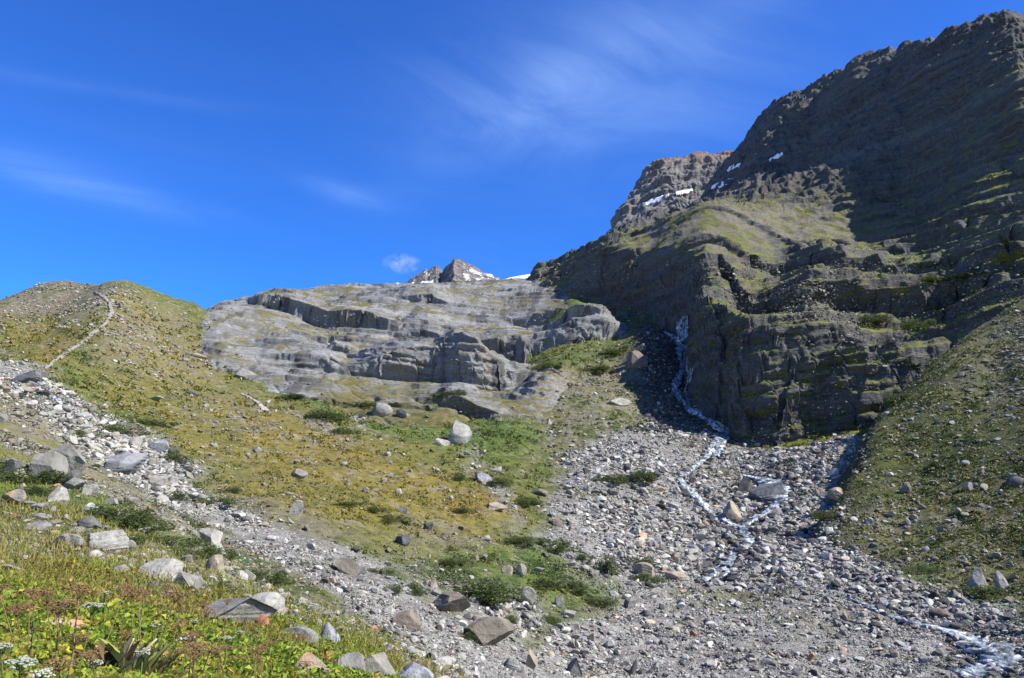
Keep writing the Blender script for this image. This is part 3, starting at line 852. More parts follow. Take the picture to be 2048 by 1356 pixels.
def stone_material(name, scale, var=0.4, bump=0.4, rough=0.9, lichen=0.0):
    m = bpy.data.materials.new(name); m.use_nodes = True
    k = NT(m.node_tree)
    at = k.n('ShaderNodeAttribute', {'attribute_name': 'Col'})
    tc = k.n('ShaderNodeNewGeometry')
    n1 = k.n('ShaderNodeTexNoise', None, Scale=scale, Detail=7.0, Roughness=0.68); k.link(tc.outputs['Position'], n1.inputs['Vector'])
    f1 = k.ramp(n1.outputs[0], [(0.28, (1 - var,) * 3), (0.5, (1, 1, 1)), (0.74, (1 + var * .7,) * 3)])
    c = k.mix(1.0, at.outputs['Color'], f1, 'MULTIPLY')
    if lichen:
        n3 = k.n('ShaderNodeTexNoise', None, Scale=scale * .8, Detail=5.0, Roughness=0.7); n3.inputs['Vector'].default_value = (0, 0, 0)
        mp = k.n('ShaderNodeMapping'); mp.inputs['Location'].default_value = (31, 7, 12); k.link(tc.outputs['Position'], mp.inputs[0]); k.link(mp.outputs[0], n3.inputs['Vector'])
        lf = k.ramp(n3.outputs[0], [(0.52, (0, 0, 0)), (0.62, (lichen,) * 3)])
        c = k.mix(lf, c, (0.16, 0.155, 0.12, 1))
    bs = k.n('ShaderNodeBsdfPrincipled', None, Roughness=rough); bs.inputs['Specular IOR Level'].default_value = 0.3
    k.link(c, bs.inputs['Base Color'])
    bp = k.n('ShaderNodeBump', None, Strength=0.8, Distance=bump); k.link(n1.outputs[0], bp.inputs['Height']); k.link(bp.outputs[0], bs.inputs['Normal'])
    o = k.n('ShaderNodeOutputMaterial'); k.link(bs.outputs[0], o.inputs[0])
    return m


M_STONE = stone_material("loose_stone", 2.2, 0.35, 0.25)
M_BOULDER = stone_material("boulder_rock", 1.1, 0.42, 0.35, 0.9, 0.55)
M_NEARROCK = stone_material("near_rock", 5.5, 0.55, 0.07, 0.9, 0.7)


def ground_normal(x, y, e=None):
    r = np.hypot(x, y); e = np.maximum(r * 0.004, 0.25)
    gx = (ground(x + e, y) - ground(x - e, y)) / (2 * e); gy = (ground(x, y + e) - ground(x, y - e)) / (2 * e)
    n = np.stack([-gx, -gy, np.ones_like(gx)], -1)
    return n / np.linalg.norm(n, axis=-1, keepdims=True)


def surface(x, y):
    return ground(np.asarray(x), np.asarray(y))


def rand_rot(n, g, tilt=0.5):
    """random turn about z, then a random lean"""
    a = g.uniform(0, 2 * np.pi, n); ca, sa = np.cos(a), np.sin(a)
    Z_ = np.zeros((n, 3, 3)); Z_[:, 0, 0] = ca; Z_[:, 0, 1] = -sa; Z_[:, 1, 0] = sa; Z_[:, 1, 1] = ca; Z_[:, 2, 2] = 1
    b = g.normal(0, tilt, n); c = g.uniform(0, 2 * np.pi, n)
    k = np.stack([np.cos(c), np.sin(c), np.zeros(n)], 1)
    K = np.zeros((n, 3, 3)); K[:, 0, 1] = -k[:, 2]; K[:, 0, 2] = k[:, 1]; K[:, 1, 0] = k[:, 2]; K[:, 1, 2] = -k[:, 0]; K[:, 2, 0] = -k[:, 1]; K[:, 2, 1] = k[:, 0]
    Rm = np.eye(3)[None] + np.sin(b)[:, None, None] * K + (1 - np.cos(b))[:, None, None] * (K @ K)
    return Rm @ Z_


def stone_colours(n, g, kind='grey'):
    base = {'grey': (.315, .300, .255), 'pale': (.41, .395, .345), 'brown': (.235, .200, .145), 'dark': (.095, .092, .085)}[kind]
    c = np.array(base)[None] * g.uniform(.42, 1.25, (n, 1)) * (1 + g.normal(0, .025, (n, 3)))
    t = g.random(n)
    c[t < .10] *= np.array([1.08, .95, .80]); c[(t > .10) & (t < .112)] *= np.array([1.2, .78, .55])
    return np.clip(c, .02, .6)


PROTO = {0: [rock_shape(0, 4, 900 + i, 0, .42) for i in range(16)], 1: [rock_shape(1, 8, 930 + i, .03, .42) for i in range(20)]}


def stones_mesh(name, pos, size, kinds, seed, lvl, sink=.22, flat=(.32, .8)):
    g = np.random.default_rng(seed); n = len(pos); P = PROTO[lvl]
    which = g.integers(0, len(P), n)
    R_ = rand_rot(n, g, .38)
    S_ = np.stack([size * .5 * g.uniform(.85, 1.25, n), size * .5 * g.uniform(.6, 1.0, n), size * .5 * g.uniform(flat[0], flat[1], n)], 1)
    cols = np.zeros((n, 3))
    for kd in set(kinds):
        m = np.array([q == kd for q in kinds]); cols[m] = stone_colours(m.sum(), g, kd)
    V, Fc, Cc, off = [], [], [], 0
    for w in range(len(P)):
        ii = np.where(which == w)[0]
        if not len(ii): continue
        v, f = P[w]
        q = np.einsum('nij,nkj->nki', R_[ii], v[None] * S_[ii][:, None]) + pos[ii][:, None] + np.array([0, 0, 1])[None, None] * (S_[ii, 2] * (1 - 2 * sink))[:, None, None]
        V.append(q.reshape(-1, 3)); Fc.append((f[None] + (np.arange(len(ii)) * len(v))[:, None, None] + off).reshape(-1, 3)); Cc.append(np.repeat(cols[ii], len(v), 0))
        off += len(ii) * len(v)
    return mesh_np(name, np.concatenate(V), np.concatenate(Fc), M_STONE, False, np.concatenate(Cc))


STREAMS = {
 "waterfall": [(1350,673,26),(1362,697,28),(1376,718,18),(1382,742,14),(1366,758,16),(1350,780,14),(1366,806,16)],
 "stream": [(1366,806,12),(1385,824,14),(1418,842,16),(1452,864,14),(1440,882,20),(1427,905,20),(1414,922,12),(1385,942,8),(1358,962,10),(1378,982,16),(1398,1002,17),(1424,1031,17),(1452,1044,14),(1482,1060,20),(1500,1084,22),(1478,1104,28),(1452,1130,28),(1428,1150,20),(1404,1164,12)],
 "side_waterfall": [(1484,955,6),(1522,963,16),(1556,972,34),(1566,990,30),(1560,1012,16),(1522,1034,12),(1490,1054,9)],
 "lower_stream": [(1735,1215,9),(1784,1236,11),(1836,1250,8),(1890,1261,16),(1932,1276,30),(1984,1298,42),(2022,1318,36),(1985,1336,36),(1950,1356,52),(1900,1400,52)],
 "small_waterfall": [(66,752,9),(69,766,9),(72,776,8),(94,790,6),(116,803,7),(145,820,5)]}


def stream_gap(u, v):
    """how far (in stream half-widths) a point lies from running water"""
    best = np.full(len(u), 9.0)
    for L in STREAMS.values():
        for (a, b, w0), (c, d, w1) in zip(L[:-1], L[1:]):
            t = np.clip(((u - a) * (c - a) + (v - b) * (d - b)) / ((c - a) ** 2 + (d - b) ** 2), 0, 1)
            best = np.minimum(best, np.hypot(u - a - t * (c - a), v - b - t * (d - b)) / (.5 * (w0 + (w1 - w0) * t)))
    return best


# ---- loose stones: what nobody could count, one object for each kind of ground
def scatter_points(n, seed, box=(-240, 520, 2290, 1420)):
    g = np.random.default_rng(seed)
    u = g.uniform(box[0], box[2], n); v = g.uniform(box[1], box[3], n)
    p = seen(u, v); ok = np.isfinite(p[:, 0]); return p[ok], u[ok], v[ok], g


p, u, v, g = scatter_points(520000, 41)
r = np.hypot(p[:, 0], p[:, 1]); ow = owner(p[:, 0], p[:, 1])
zn = zones_at(p[:, 0], p[:, 1], p[:, 2])
rib = np.interp(u, [-240, 0, 200, 400, 560, 700], [760, 850, 985, 1100, 1180, 1270]); rib = np.exp(-((v - rib) / np.where(v > rib, 70, 40)) ** 2)
clump = sstep(-.35, .35, fbm2(p[:, 0], p[:, 1], 9.0, 3, 301))
clump2 = sstep(.0, .5, fbm2(p[:, 0], p[:, 1], 30.0, 3, 305))
patchy = .58 + .42 * sstep(-.45, .05, fbm2(p[:, 0], p[:, 1], 15.0, 4, 311))
strip = np.where((u < 1000) & (ow == 1), .35 + .65 * sstep(-.3, .05, fbm2(p[:, 0], p[:, 1], 11.0, 3, 315)), 1.0)      # heath breaks up the left stream strip
dens = np.clip(.85 * zn['scree'] * patchy * strip + .55 * zn['gravel'] * clump + .055 * clump + .03 * zn['gold'], 0, 1)
dens = np.where(ow == 4, .07 + .40 * clump * (.3 + .7 * clump2) + .25 * zn['gravel'] * clump, dens)
dens = np.where(ow == 3, np.where(r > 430, .95, .75) * zn['gravel'] + .05 + .10 * (r > 430) * clump, dens); dens = np.where(ow == 2, .02 * clump, dens); dens = np.where(ow == 5, 0, dens)
dens = np.where(ow == 0, np.where(r < 14, .0, dens * 1.2 + .7 * zn['gravel'] * clump + .20 * clump + .7 * rib * clump), dens)
gap = stream_gap(u, v + 2)
dens = dens * np.where(gap < .85, np.where(u > 1690, .32, .45), 1.0)
take = g.random(len(p)) < dens
p, u, v, r, ow = p[take], u[take], v[take], r[take], ow[take]
sc_ = zn['scree'][take]
spx = (1.9 + 1.7 * sstep(-.3, .5, fbm2(p[:, 0], p[:, 1], 24.0, 3, 309))) * g.random(len(p)) ** -.40                          # apparent sizes follow a power law
spx = np.minimum(spx, 19)
spx = np.where((ow == 0) & (g.random(len(p)) < .25), spx * 2.0, spx)
size = np.clip(spx * r / F_PX, .10, 1.9) * np.where(sc_ > .5, 1.0, .72)
kind = np.where(sc_ > .5, np.where(g.random(len(p)) < .55, 'grey', 'pale'), np.where(g.random(len(p)) < .6, 'grey', 'brown'))
kind = np.where((sc_ > .5) & (u < 1000) & (g.random(len(p)) < .35), 'pale', kind); kind = np.where((u > 1265) & (u < 1460) & (v < 865) & (g.random(len(p)) < .85), 'dark', kind); kind = np.where((ow == 3), np.where(g.random(len(p)) < .5, 'brown', 'grey'), kind); kind = np.where((sc_ > .5) & (g.random(len(p)) < np.where(gap[take] < 2.6, .6, .16)), 'dark', kind)  # most gorge stones turned dark to paint in the shade of the recess
p[:, 2] = ground(p[:, 0], p[:, 1])
names = {0: 'hillside_stones', 1: 'scree', 2: 'scree', 3: 'mountain_rubble', 4: 'moraine_stones'}
px_now = size * F_PX / r
for nm in ('hillside_stones', 'scree', 'mountain_rubble', 'moraine_stones'):
    base = np.array([names.get(int(o), 'scree') == nm for o in ow])
    if nm == 'scree':
        left = base & (u < 1010) & ((sc_ < .3)); sel = [('meadow_stones', left), ('scree', base & ~left)]
    else:
        sel = [(nm, base)]
    for nn, m in sel:
        if not m.any(): continue
        small = m & (px_now < 7); large = m & (px_now >= 7)
        # one stuff object: small stones as split pebbles, the larger ones with more faces
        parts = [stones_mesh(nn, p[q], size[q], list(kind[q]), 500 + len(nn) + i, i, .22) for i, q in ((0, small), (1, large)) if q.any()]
        tag(parts[0], kind='stuff')
        for extra in parts[1:]:
            tag(extra, kind='stuff')
print("stones", len(p), round(time.time() - T0, 1))


# ------------------------------------------------------------------ boulders one can tell apart
TINT = dict(grey=(.195, .186, .160), pale=(.285, .272, .235), dark=(.095, .092, .088), tan=(.29, .24, .17), brown=(.165, .138, .105), rust=(.30, .125, .07), orange=(.42, .24, .12), pink=(.42, .30, .22), white=(.55, .55, .53), blue=(.255, .258, .262), wet=(.10, .105, .11))


def boulder(label, uu, vb, w, h, tint='grey', form='block', seed=0, cap=None, name='boulder', depth=.75, lean=0.0, group=None, rr=None, turn=None):
    """a rock whose foot shows at pixel (uu, vb) of the photo, w x h pixels large there: placed on the ground at its real size"""
    if rr is None:
        q = seen([uu], [vb])[0]
    else:
        q = P3(uu, vb, rr); q = np.array([q[0], q[1], float(ground(q[0], q[1]))])
    d = math.hypot(q[0], q[1]); m = d / F_PX
    near = d < 45
    W, Hh = w * m * (.78 if near else .95), h * m * (.74 if near else 1)
    sub = 4 if w > 40 else 3 if w > 14 else 2
    cuts = {'block': 9, 'slab': 9, 'point': 7, 'round': 16, 'crag': 12}[form]
    v, f = rock_shape(sub, cuts, seed * 7 + 3, .035 if form != 'crag' else .12, {'round': .74, 'point': .5}.get(form, .44), .05 if form in ('slab', 'crag') else .02)
    v = v * np.array([W / 2, W / 2 * depth, Hh / 2 * 1.42])
    if form == 'point':
        t = np.clip((v[:, 2] / (Hh * .71) + 1) / 2, 0, 1); v[:, :2] *= (1.15 - .8 * t)[:, None]
    cl, sl = math.cos(lean), math.sin(lean)
    v = v @ np.array([[cl, 0, sl], [0, 1, 0], [-sl, 0, cl]])
    if form == 'point' or form == 'block' or form == 'round' or form == 'slab' or form == 'crag':
        g = np.random.default_rng(seed + 50); cu = g.uniform(-.35, .35) if turn is None else turn
        az = math.atan2(q[0], q[1]) + cu
        ca, sa = math.cos(-az), math.sin(-az)
        v = v @ np.array([[ca, sa, 0], [-sa, ca, 0], [0, 0, 1]])
    c = np.array(TINT[tint])[None].repeat(len(v), 0)
    n3 = fbm3(v[:, 0] + seed, v[:, 1], v[:, 2], max(W * .35, .05), 3, 400 + seed % 50)
    c *= (1 + .30 * n3)[:, None]
    if cap:
        t = sstep(.0, .35, fbm3(v[:, 0] - seed, v[:, 1], v[:, 2], max(W * .6, .1), 2, 450) + .25 + .3 * v[:, 2] / max(Hh, .01))
        c = mixc(c, np.array(TINT[cap])[None], t * .85)
    o = mesh_np(name, v, f, M_NEARROCK if near else M_BOULDER, False, np.clip(c, .02, .7))
    o.location = (q[0], q[1] + W * depth * .25, q[2] + Hh * .5 * (.72 if not near else .62))
    tag(o, label, 'rock', group)
    return o


ROCKS = [
 # label, u, v foot, width, height, tint, form, (second tint)
 ("largest pale block in the green meadow below the rock slabs", 917, 886, 54, 44, 'pale', 'block', None),
 ("flat pale rock leaning against the left foot of the big meadow block", 882, 890, 36, 15, 'pale', 'slab', None),
 ("grey rounded rock on the turf just under the left end of the slabs", 762, 830, 46, 24, 'grey', 'block', None),
 ("smaller grey rock right of the rounded one under the slabs", 803, 834, 32, 16, 'grey', 'slab', None),
 ("big tan boulder standing in the scree where two streams meet", 1467, 1040, 38, 34, 'tan', 'block', None),
 ("tan upright slab at the left edge of the small side waterfall", 1492, 985, 28, 28, 'tan', 'block', None),
 ("dark wet ledge that the small side waterfall pours over", 1540, 1000, 70, 30, 'wet', 'crag', None),
 ("long tan block in the shadow gap under the green moraine edge", 1680, 998, 40, 20, 'tan', 'slab', None),
 ("pale pointed boulder shaped like a tent on the lower moraine", 1962, 1180, 40, 34, 'pale', 'point', None),
 ("pale leaning flake right beside the tent shaped boulder", 2006, 1176, 26, 26, 'pale', 'point', None),
 ("grey cube shaped rock alone on the dark moraine turf", 1815, 986, 18, 18, 'grey', 'block', None),
 ("pale rock higher on the moraine near the right border", 1938, 982, 16, 14, 'pale', 'block', None),
 ("dark boulder half sunk in moraine turf at the far right edge", 2032, 970, 30, 14, 'dark', 'block', None),
 ("tan rounded boulder beside a dark bush at the edge of the scree", 1289, 1152, 46, 24, 'tan', 'round', None),
 ("flat tan slab lying in scree just right of the rounded tan boulder", 1352, 1160, 46, 15, 'tan', 'slab', None),
 ("brown block in the left stony stream bed with a dark hollow on its left", 697, 1148, 54, 28, 'brown', 'block', None),
 ("pale blue grey boulder in the little side stream above the orange turf", 966, 968, 38, 20, 'blue', 'block', None),
 ("flat pale rock just above the blue grey side stream boulder", 992, 944, 26, 10, 'pale', 'slab', None),
 ("low domed slab in golden grass beside the little side stream", 988, 1020, 58, 16, 'tan', 'slab', None),
 ("dark angular block in the golden grass above the left stream bed", 803, 1090, 34, 18, 'dark', 'block', None),
 ("small dark cubic rock upslope from the dark angular block", 857, 1060, 20, 14, 'dark', 'block', None),
 ("grey low rock alone in mid hill golden grass", 805, 1026, 24, 12, 'grey', 'block', None),
 ("pale flat rock near the lower edge of the golden hill", 973, 1082, 20, 10, 'pale', 'slab', None),
 ("angular block with pale top at the right side of the big green bush", 1057, 1210, 34, 32, 'tan', 'block', 'pale'),
 ("tan boulder on the upper edge of the big green bush", 1014, 1150, 24, 18, 'tan', 'round', None),
 ("grey upright block next to the tan boulder above the big bush", 1043, 1150, 22, 20, 'grey', 'block', None),
 ("grey tilted slab at the right margin of the lush lower turf", 1119, 1216, 30, 22, 'grey', 'point', None),
 ("curved pale slab just below the grey tilted slab", 1137, 1234, 30, 12, 'pale', 'slab', None),
 ("long pale rock in the turf right of the small side stream", 1076, 1145, 30, 10, 'pale', 'slab', None),
 ("brown cracked boulder lying in the lower left stream bed", 812, 1256, 60, 28, 'brown', 'crag', None),
 ("brown crumbling outcrop of broken rock above the lower stream bed", 977, 1290, 104, 46, 'brown', 'crag', None),
 ("brown heap of rock between stream bed and lower turf", 895, 1225, 90, 34, 'brown', 'crag', None),
 ("pale flat topped block at the bottom edge of the scree", 1025, 1340, 46, 20, 'pale', 'slab', None),
 ("tan square block right of the pale flat topped one at the bottom", 1064, 1338, 30, 34, 'tan', 'block', None),
 ("grey tall rock near the bottom edge in the stones", 1148, 1350, 34, 28, 'grey', 'block', None),
 ("dark shaded boulder in scree near the bottom edge", 1268, 1352, 24, 30, 'dark', 'point', None),
 ("grey block above the scree rim right of the lush turf", 1262, 1218, 30, 20, 'grey', 'block', None),
 ("pale low rock on the lush turf left of the scree rim", 1228, 1196, 24, 12, 'pale', 'slab', None),
 ("yellow stained boulder lying in the lower scree", 1623, 1322, 16, 12, 'orange', 'block', None),
 ("rust coloured stone in the lower left of the scree field", 1388, 1272, 15, 10, 'rust', 'block', None),
 ("brownish slab in the rubble right of the little side stream", 1078, 990, 42, 12, 'brown', 'slab', None),
 ("brown broken rock in rubble below the brownish slab", 1110, 1050, 30, 12, 'brown', 'crag', None),
 ("wide wet grey slab across the upper left stream bed", 243, 942, 86, 30, 'wet', 'slab', 'blue'),
 ("smooth blue grey boulder right of the wet slab in the stream bed", 310, 902, 42, 22, 'blue', 'block', None),
 ("pale block above a dark pool in the upper left stream bed", 268, 896, 26, 20, 'pale', 'block', None),
 ("pale upright boulder in the stony stream bed below the wet slab", 312, 976, 30, 20, 'pale', 'block', None),
 ("pale cube lying in the stream bed under the upright boulder", 322, 1008, 24, 15, 'pale', 'block', None),
 ("grey boulder half in grass on the slope above the stream bed", 594, 955, 42, 16, 'grey', 'slab', None),
 ("tall pale rock standing on the golden slope over the stream bed", 590, 1032, 28, 28, 'pale', 'block', None),
 ("grey flat rock in the upper golden meadow", 309, 802, 26, 10, 'grey', 'slab', None),
 ("dark flat rock right of the grey one in the upper golden meadow", 384, 790, 24, 9, 'dark', 'slab', None),
 ("grey outcrop rib poking from turf under the left end of the slabs", 489, 758, 52, 20, 'grey', 'crag', None),
 ("tan flat outcrop at the foot of the moraine beside the slabs", 395, 715, 32, 10, 'tan', 'slab', None),
 ("pale slab of bare rock right of the gully on the scree rim", 1240, 812, 50, 16, 'pale', 'slab', None),
 ("tan rounded rock face at the right end of the slab hill", 1275, 735, 48, 34, 'brown', 'round', None),
 ("small pale square boulder on the grass under the slab hill", 1100, 848, 14, 10, 'pale', 'block', None),
 ("dark rock pinnacle on the skyline right of the far glacier", 1080, 551, 12, 12, 'dark', 'point', None),
 ("dark ribbed rock beside the small left waterfall", 42, 768, 56, 26, 'wet', 'crag', None),
 ("brown block at the right lip of the small left waterfall", 84, 762, 22, 16, 'brown', 'block', None),
 ("brown slab in moss near the right bank of the lower stream", 1885, 1236, 36, 14, 'brown', 'slab', None),
 # hillside in front
 ("cleft grey boulder above the dark bushes at the left edge", 88, 958, 62, 46, 'grey', 'block', None),
 ("broad grey boulder with vertical cracks right of the cleft one", 134, 942, 54, 46, 'grey', 'crag', None),
 ("dark narrow rock below the broad cracked boulder", 137, 974, 30, 30, 'dark', 'block', None),
 ("grey rock capped with orange lichen at the left border", 22, 1006, 46, 30, 'grey', 'block', 'orange'),
 ("small bright orange stone above the white pointed slab", 110, 976, 18, 10, 'orange', 'block', None),
 ("white pointed slab leaning out of the hillside grass", 112, 1004, 52, 36, 'pale', 'point', None),
 ("flat grey stones lying below the white pointed slab", 76, 1018, 40, 14, 'grey', 'slab', None),
 ("pale jagged flake above the dark rounded rock", 176, 1026, 50, 24, 'pale', 'point', None),
 ("dark rounded rock resting on the top of a big pale slab", 174, 1056, 54, 28, 'dark', 'round', None),
 ("big pale slab under the dark rounded rock", 204, 1102, 92, 46, 'pale', 'slab', None),
 ("grey rock shelf left of the big pale slab", 140, 1090, 60, 24, 'grey', 'slab', None),
 ("long thin rock blade pointing up out of the left grass", 68, 1062, 52, 22, 'grey', 'slab', None),
 ("pale twin block standing between dark bushes near the stream bed", 418, 1090, 42, 30, 'pale', 'block', None),
 ("tan grey upright block above the layered ledge", 428, 1146, 46, 44, 'tan', 'block', None),
 ("wide pale slab in the middle of the front hillside", 310, 1158, 104, 44, 'pale', 'slab', None),
 ("grey tilted slab at the lower right of the wide pale slab", 374, 1180, 66, 42, 'grey', 'block', None),
 ("grey rounded stones at the left end of the wide pale slab", 236, 1150, 46, 24, 'grey', 'round', None),
 ("pale rock in grass left of the rounded stones", 186, 1118, 40, 20, 'pale', 'block', None),
 ("long low grey ledge of flat layered rock above the flowers", 446, 1252, 220, 66, 'grey', 'slab', None),
 ("pale block with a dark underside at the right end of the layered ledge", 530, 1226, 86, 48, 'pale', 'block', None),
 ("dark red stained rock face below the pale undercut block", 519, 1262, 40, 40, 'rust', 'slab', None),
 ("dark flat block lying on a grey rock at the grass edge", 588, 1262, 48, 18, 'dark', 'slab', None),
 ("grey rock under the dark flat block", 594, 1290, 94, 38, 'grey', 'block', None),
 ("pointed grey rock at the edge of the olive grass slope", 654, 1290, 64, 52, 'blue', 'point', None),
 ("small grey rock wedged left of the pointed grey rock", 620, 1282, 26, 22, 'grey', 'block', None),
 ("reddish brown slab in the flowers at the lower left border", 36, 1268, 70, 36, 'brown', 'slab', 'rust'),
 ("orange pink boulder in the flowers at lower left", 112, 1282, 92, 50, 'pink', 'block', 'orange'),
 ("white chip of rock beside the orange pink boulder", 68, 1274, 32, 22, 'white', 'block', None),
 ("dark flat stone in front of the orange pink boulder", 100, 1292, 44, 16, 'dark', 'slab', None),
 ("pale grey stone at the left border below the flowers", 8, 1272, 40, 34, 'grey', 'round', None),
 ("rusty red rock among green leaves near the bottom left", 172, 1326, 64, 44, 'rust', 'block', 'pink'),
 ("red brown rounded rock right of the rusty one", 224, 1334, 58, 38, 'rust', 'round', 'tan'),
 ("orange tan boulder at the bottom edge of the photo", 612, 1380, 132, 80, 'orange', 'block', 'tan'),
 ("grey layered slab leaning right of the orange tan boulder", 690, 1378, 92, 78, 'grey', 'slab', None),
 ("brown and grey craggy rock at the bottom edge beside the grass slope", 752, 1385, 90, 88, 'tan', 'crag', 'grey'),
 ("blue grey low rock at the right end of the bottom rocks", 815, 1385, 110, 66, 'blue', 'crag', None),
 ("pinkish stone at the very end of the bottom rocks", 885, 1372, 44, 22, 'pink', 'round', None),
 ("short log shaped brown stone above the orange tan boulder", 578, 1338, 28, 20, 'brown', 'round', None),
 ("brown upright stone in the yellow leaves", 500, 1334, 24, 34, 'brown', 'block', None),
 ("blue grey stone among yellow leaves left of the brown upright one", 434, 1320, 26, 18, 'blue', 'block', None),
 ("pale stones showing in grass at the left border", 20, 1146, 52, 18, 'pale', 'slab', None),
]
for i, (lab, uu, vb, w, h, ti, fo, cap) in enumerate(ROCKS):
    boulder(lab, uu, vb, w, h, ti, fo, 11 + i, cap, lean=0.18 * math.sin(i * 2.3))

# ---- the next largest loose boulders, each one an object; look-alikes of one place share a label and a group
PLACES = [
 ("on the wide scree fan below the gorge", "loose boulders on the scree fan", (1150, 900, 1700, 1350), 'scree', 46, (9, 19)),
 ("on the stones beside the lower right stream", "loose boulders by the lower stream", (1650, 1130, 2040, 1350), 'scree', 26, (10, 20)),
 ("in the stony stream bed on the left", "loose boulders in the left stream bed", (120, 790, 960, 1330), 'scree', 38, (10, 22)),
 ("in the turf of the right moraine", "loose boulders on the right moraine", (1650, 640, 2040, 1190), None, 26, (7, 15)),
 ("among grass and heath of the front hillside", "loose rocks on the front hillside", (-10, 860, 640, 1260), 'hill', 36, (16, 44)),
 ("in the grass of the golden hill", "loose rocks on the golden hill", (230, 700, 1030, 1110), 'gold', 22, (7, 16)),
]
g = np.random.default_rng(77)
for place, grp, box, zone_, cnt, (s0, s1) in PLACES:
    n_ = 0; tries = 0
    while n_ < cnt and tries < 4000:
        tries += 1
        uu, vb = g.uniform(box[0], box[2]), g.uniform(box[1], box[3])
        q = seen([uu], [vb])
        if not np.isfinite(q[0, 0]): continue
        zz_ = zones_at(q[:, 0], q[:, 1], q[:, 2])
        o_ = int(owner(q[:, 0], q[:, 1])[0])
        if zone_ == 'hill':
            if o_ != 0 or abs(vb - np.interp(uu, [0, 200, 400, 640], [960, 1060, 1150, 1250])) > 75: continue
        elif zone_ and zz_[zone_][0] < .6: continue
        if zone_ is None and o_ != 4: continue
        w = g.uniform(s0, s1); big_ = w > (s0 * .45 + s1 * .55)
        ti = g.choice(['grey', 'pale', 'tan', 'dark'], p=[.45, .30, .15, .10]); fo = g.choice(['block', 'slab', 'round', 'point'], p=[.5, .28, .12, .10])
        word = dict(block='blocky', slab='flat', round='rounded', point='pointed')[str(fo)]
        boulder(f"{'large' if big_ else 'small'} {ti} {word} boulder {place}", uu, vb, w, w * {'block': .62, 'slab': .34, 'round': .62, 'point': .85}[str(fo)],
                str(ti), str(fo), int(g.integers(1, 9000)), None, group=grp)
        n_ += 1
print("boulders", round(time.time() - T0, 1))


# ------------------------------------------------------------------ water, path, snow
def merge(name, objs):
    """several strands of one water course as one mesh"""
    V, F_, off = [], [], 0
    for o in objs:
        me = o.data; n = len(me.vertices); co = np.empty(n * 3, np.float32); me.vertices.foreach_get('co', co)
        f = np.empty(len(me.polygons) * 4, np.int32); me.loops.foreach_get('vertex_index', f)
        V.append(co.reshape(-1, 3)); F_.append(f.reshape(-1, 4) + off); off += n; mt = me.materials[0]
        bpy.data.objects.remove(o); bpy.data.meshes.remove(me)
    r_ = mesh_np(name, np.concatenate(V), np.concatenate(F_), mt, True); r_['kind'] = 'structure'
    return r_


def drape(name, line, mat, lift, n_across=6, n_along=14, kind='structure', bulge=0.0, cols=None, seed=1, hug=.5):
    """a strip laid on the ground along a pixel line of (u, v, width in px); its edge is ragged"""
    L = np.array(line, float); t = np.linspace(0, len(L) - 1, (len(L) - 1) * n_along + 1)
    pu = np.interp(t, np.arange(len(L)), L[:, 0]); pv = np.interp(t, np.arange(len(L)), L[:, 1]); pw = np.interp(t, np.arange(len(L)), L[:, 2])
    q = seen(pu, pv); ok = np.isfinite(q[:, 0]); q, pw = q[ok], pw[ok]
    for _ in range(2):
        q[1:-1, :2] = (q[:-2, :2] + 2 * q[1:-1, :2] + q[2:, :2]) / 4
    d = np.hypot(q[:, 0], q[:, 1]); wm = pw * d / F_PX
    tg = np.gradient(q[:, :2], axis=0); tg /= np.maximum(np.linalg.norm(tg, axis=1, keepdims=True), 1e-6)
    # the strip is as wide as it looks: measured across the line of sight where the water runs towards us
    nr = np.stack([-tg[:, 1], tg[:, 0]], 1)
    s = np.linspace(-.5, .5, n_across + 1)
    wob = 1 + .85 * vn2(np.arange(len(q))[:, None] * .55 + np.zeros(2)[None], np.array([0.3, 7.7])[None] + np.zeros(len(q))[:, None], seed)
    S_ = s[None] * np.where(s[None] < 0, wob[:, :1], wob[:, 1:])
    xy = q[:, None, :2] + nr[:, None] * (wm[:, None] * S_)[..., None]
    z = np.stack([ground(xy[:, j, 0], xy[:, j, 1]) for j in range(xy.shape[1])], 1)
    mid = ground(q[:, 0], q[:, 1])[:, None]
    z = hug * z + (1 - hug) * mid + lift * (d[:, None] / 150) + bulge * wm[:, None] * (.25 - s[None] ** 2)
    z += (.08 if hug < 1 else 0) * wm[:, None] * vn2(xy[..., 0] * 1.7, xy[..., 1] * 1.7, seed + 3)
    V = np.concatenate([xy, z[..., None]], -1); A, B = V.shape[:2]
    idx = np.arange(A * B).reshape(A, B)
    f = np.stack([idx[:-1, :-1], idx[1:, :-1], idx[1:, 1:], idx[:-1, 1:]], -1).reshape(-1, 4)
    V = V.reshape(-1, 3)
    # a closed body with real thickness: skirt down into the bed
    low = V.copy(); low[:, 2] -= .35 * d.repeat(B) / 150 + .1
    rim = np.concatenate([idx[0], idx[1:, -1], idx[-1, -2::-1], idx[-2:0:-1, 0]]); k = len(V)
    side = np.stack([rim, np.roll(rim, -1), np.roll(rim, -1) + k, rim + k], -1)
    o = mesh_np(name, np.concatenate([V, low]), np.concatenate([f, side, f[:, ::-1] + k]), mat, True, None if cols is None else np.tile(np.array(cols)[None], (2 * k, 1)))
    o['kind'] = kind
    return o


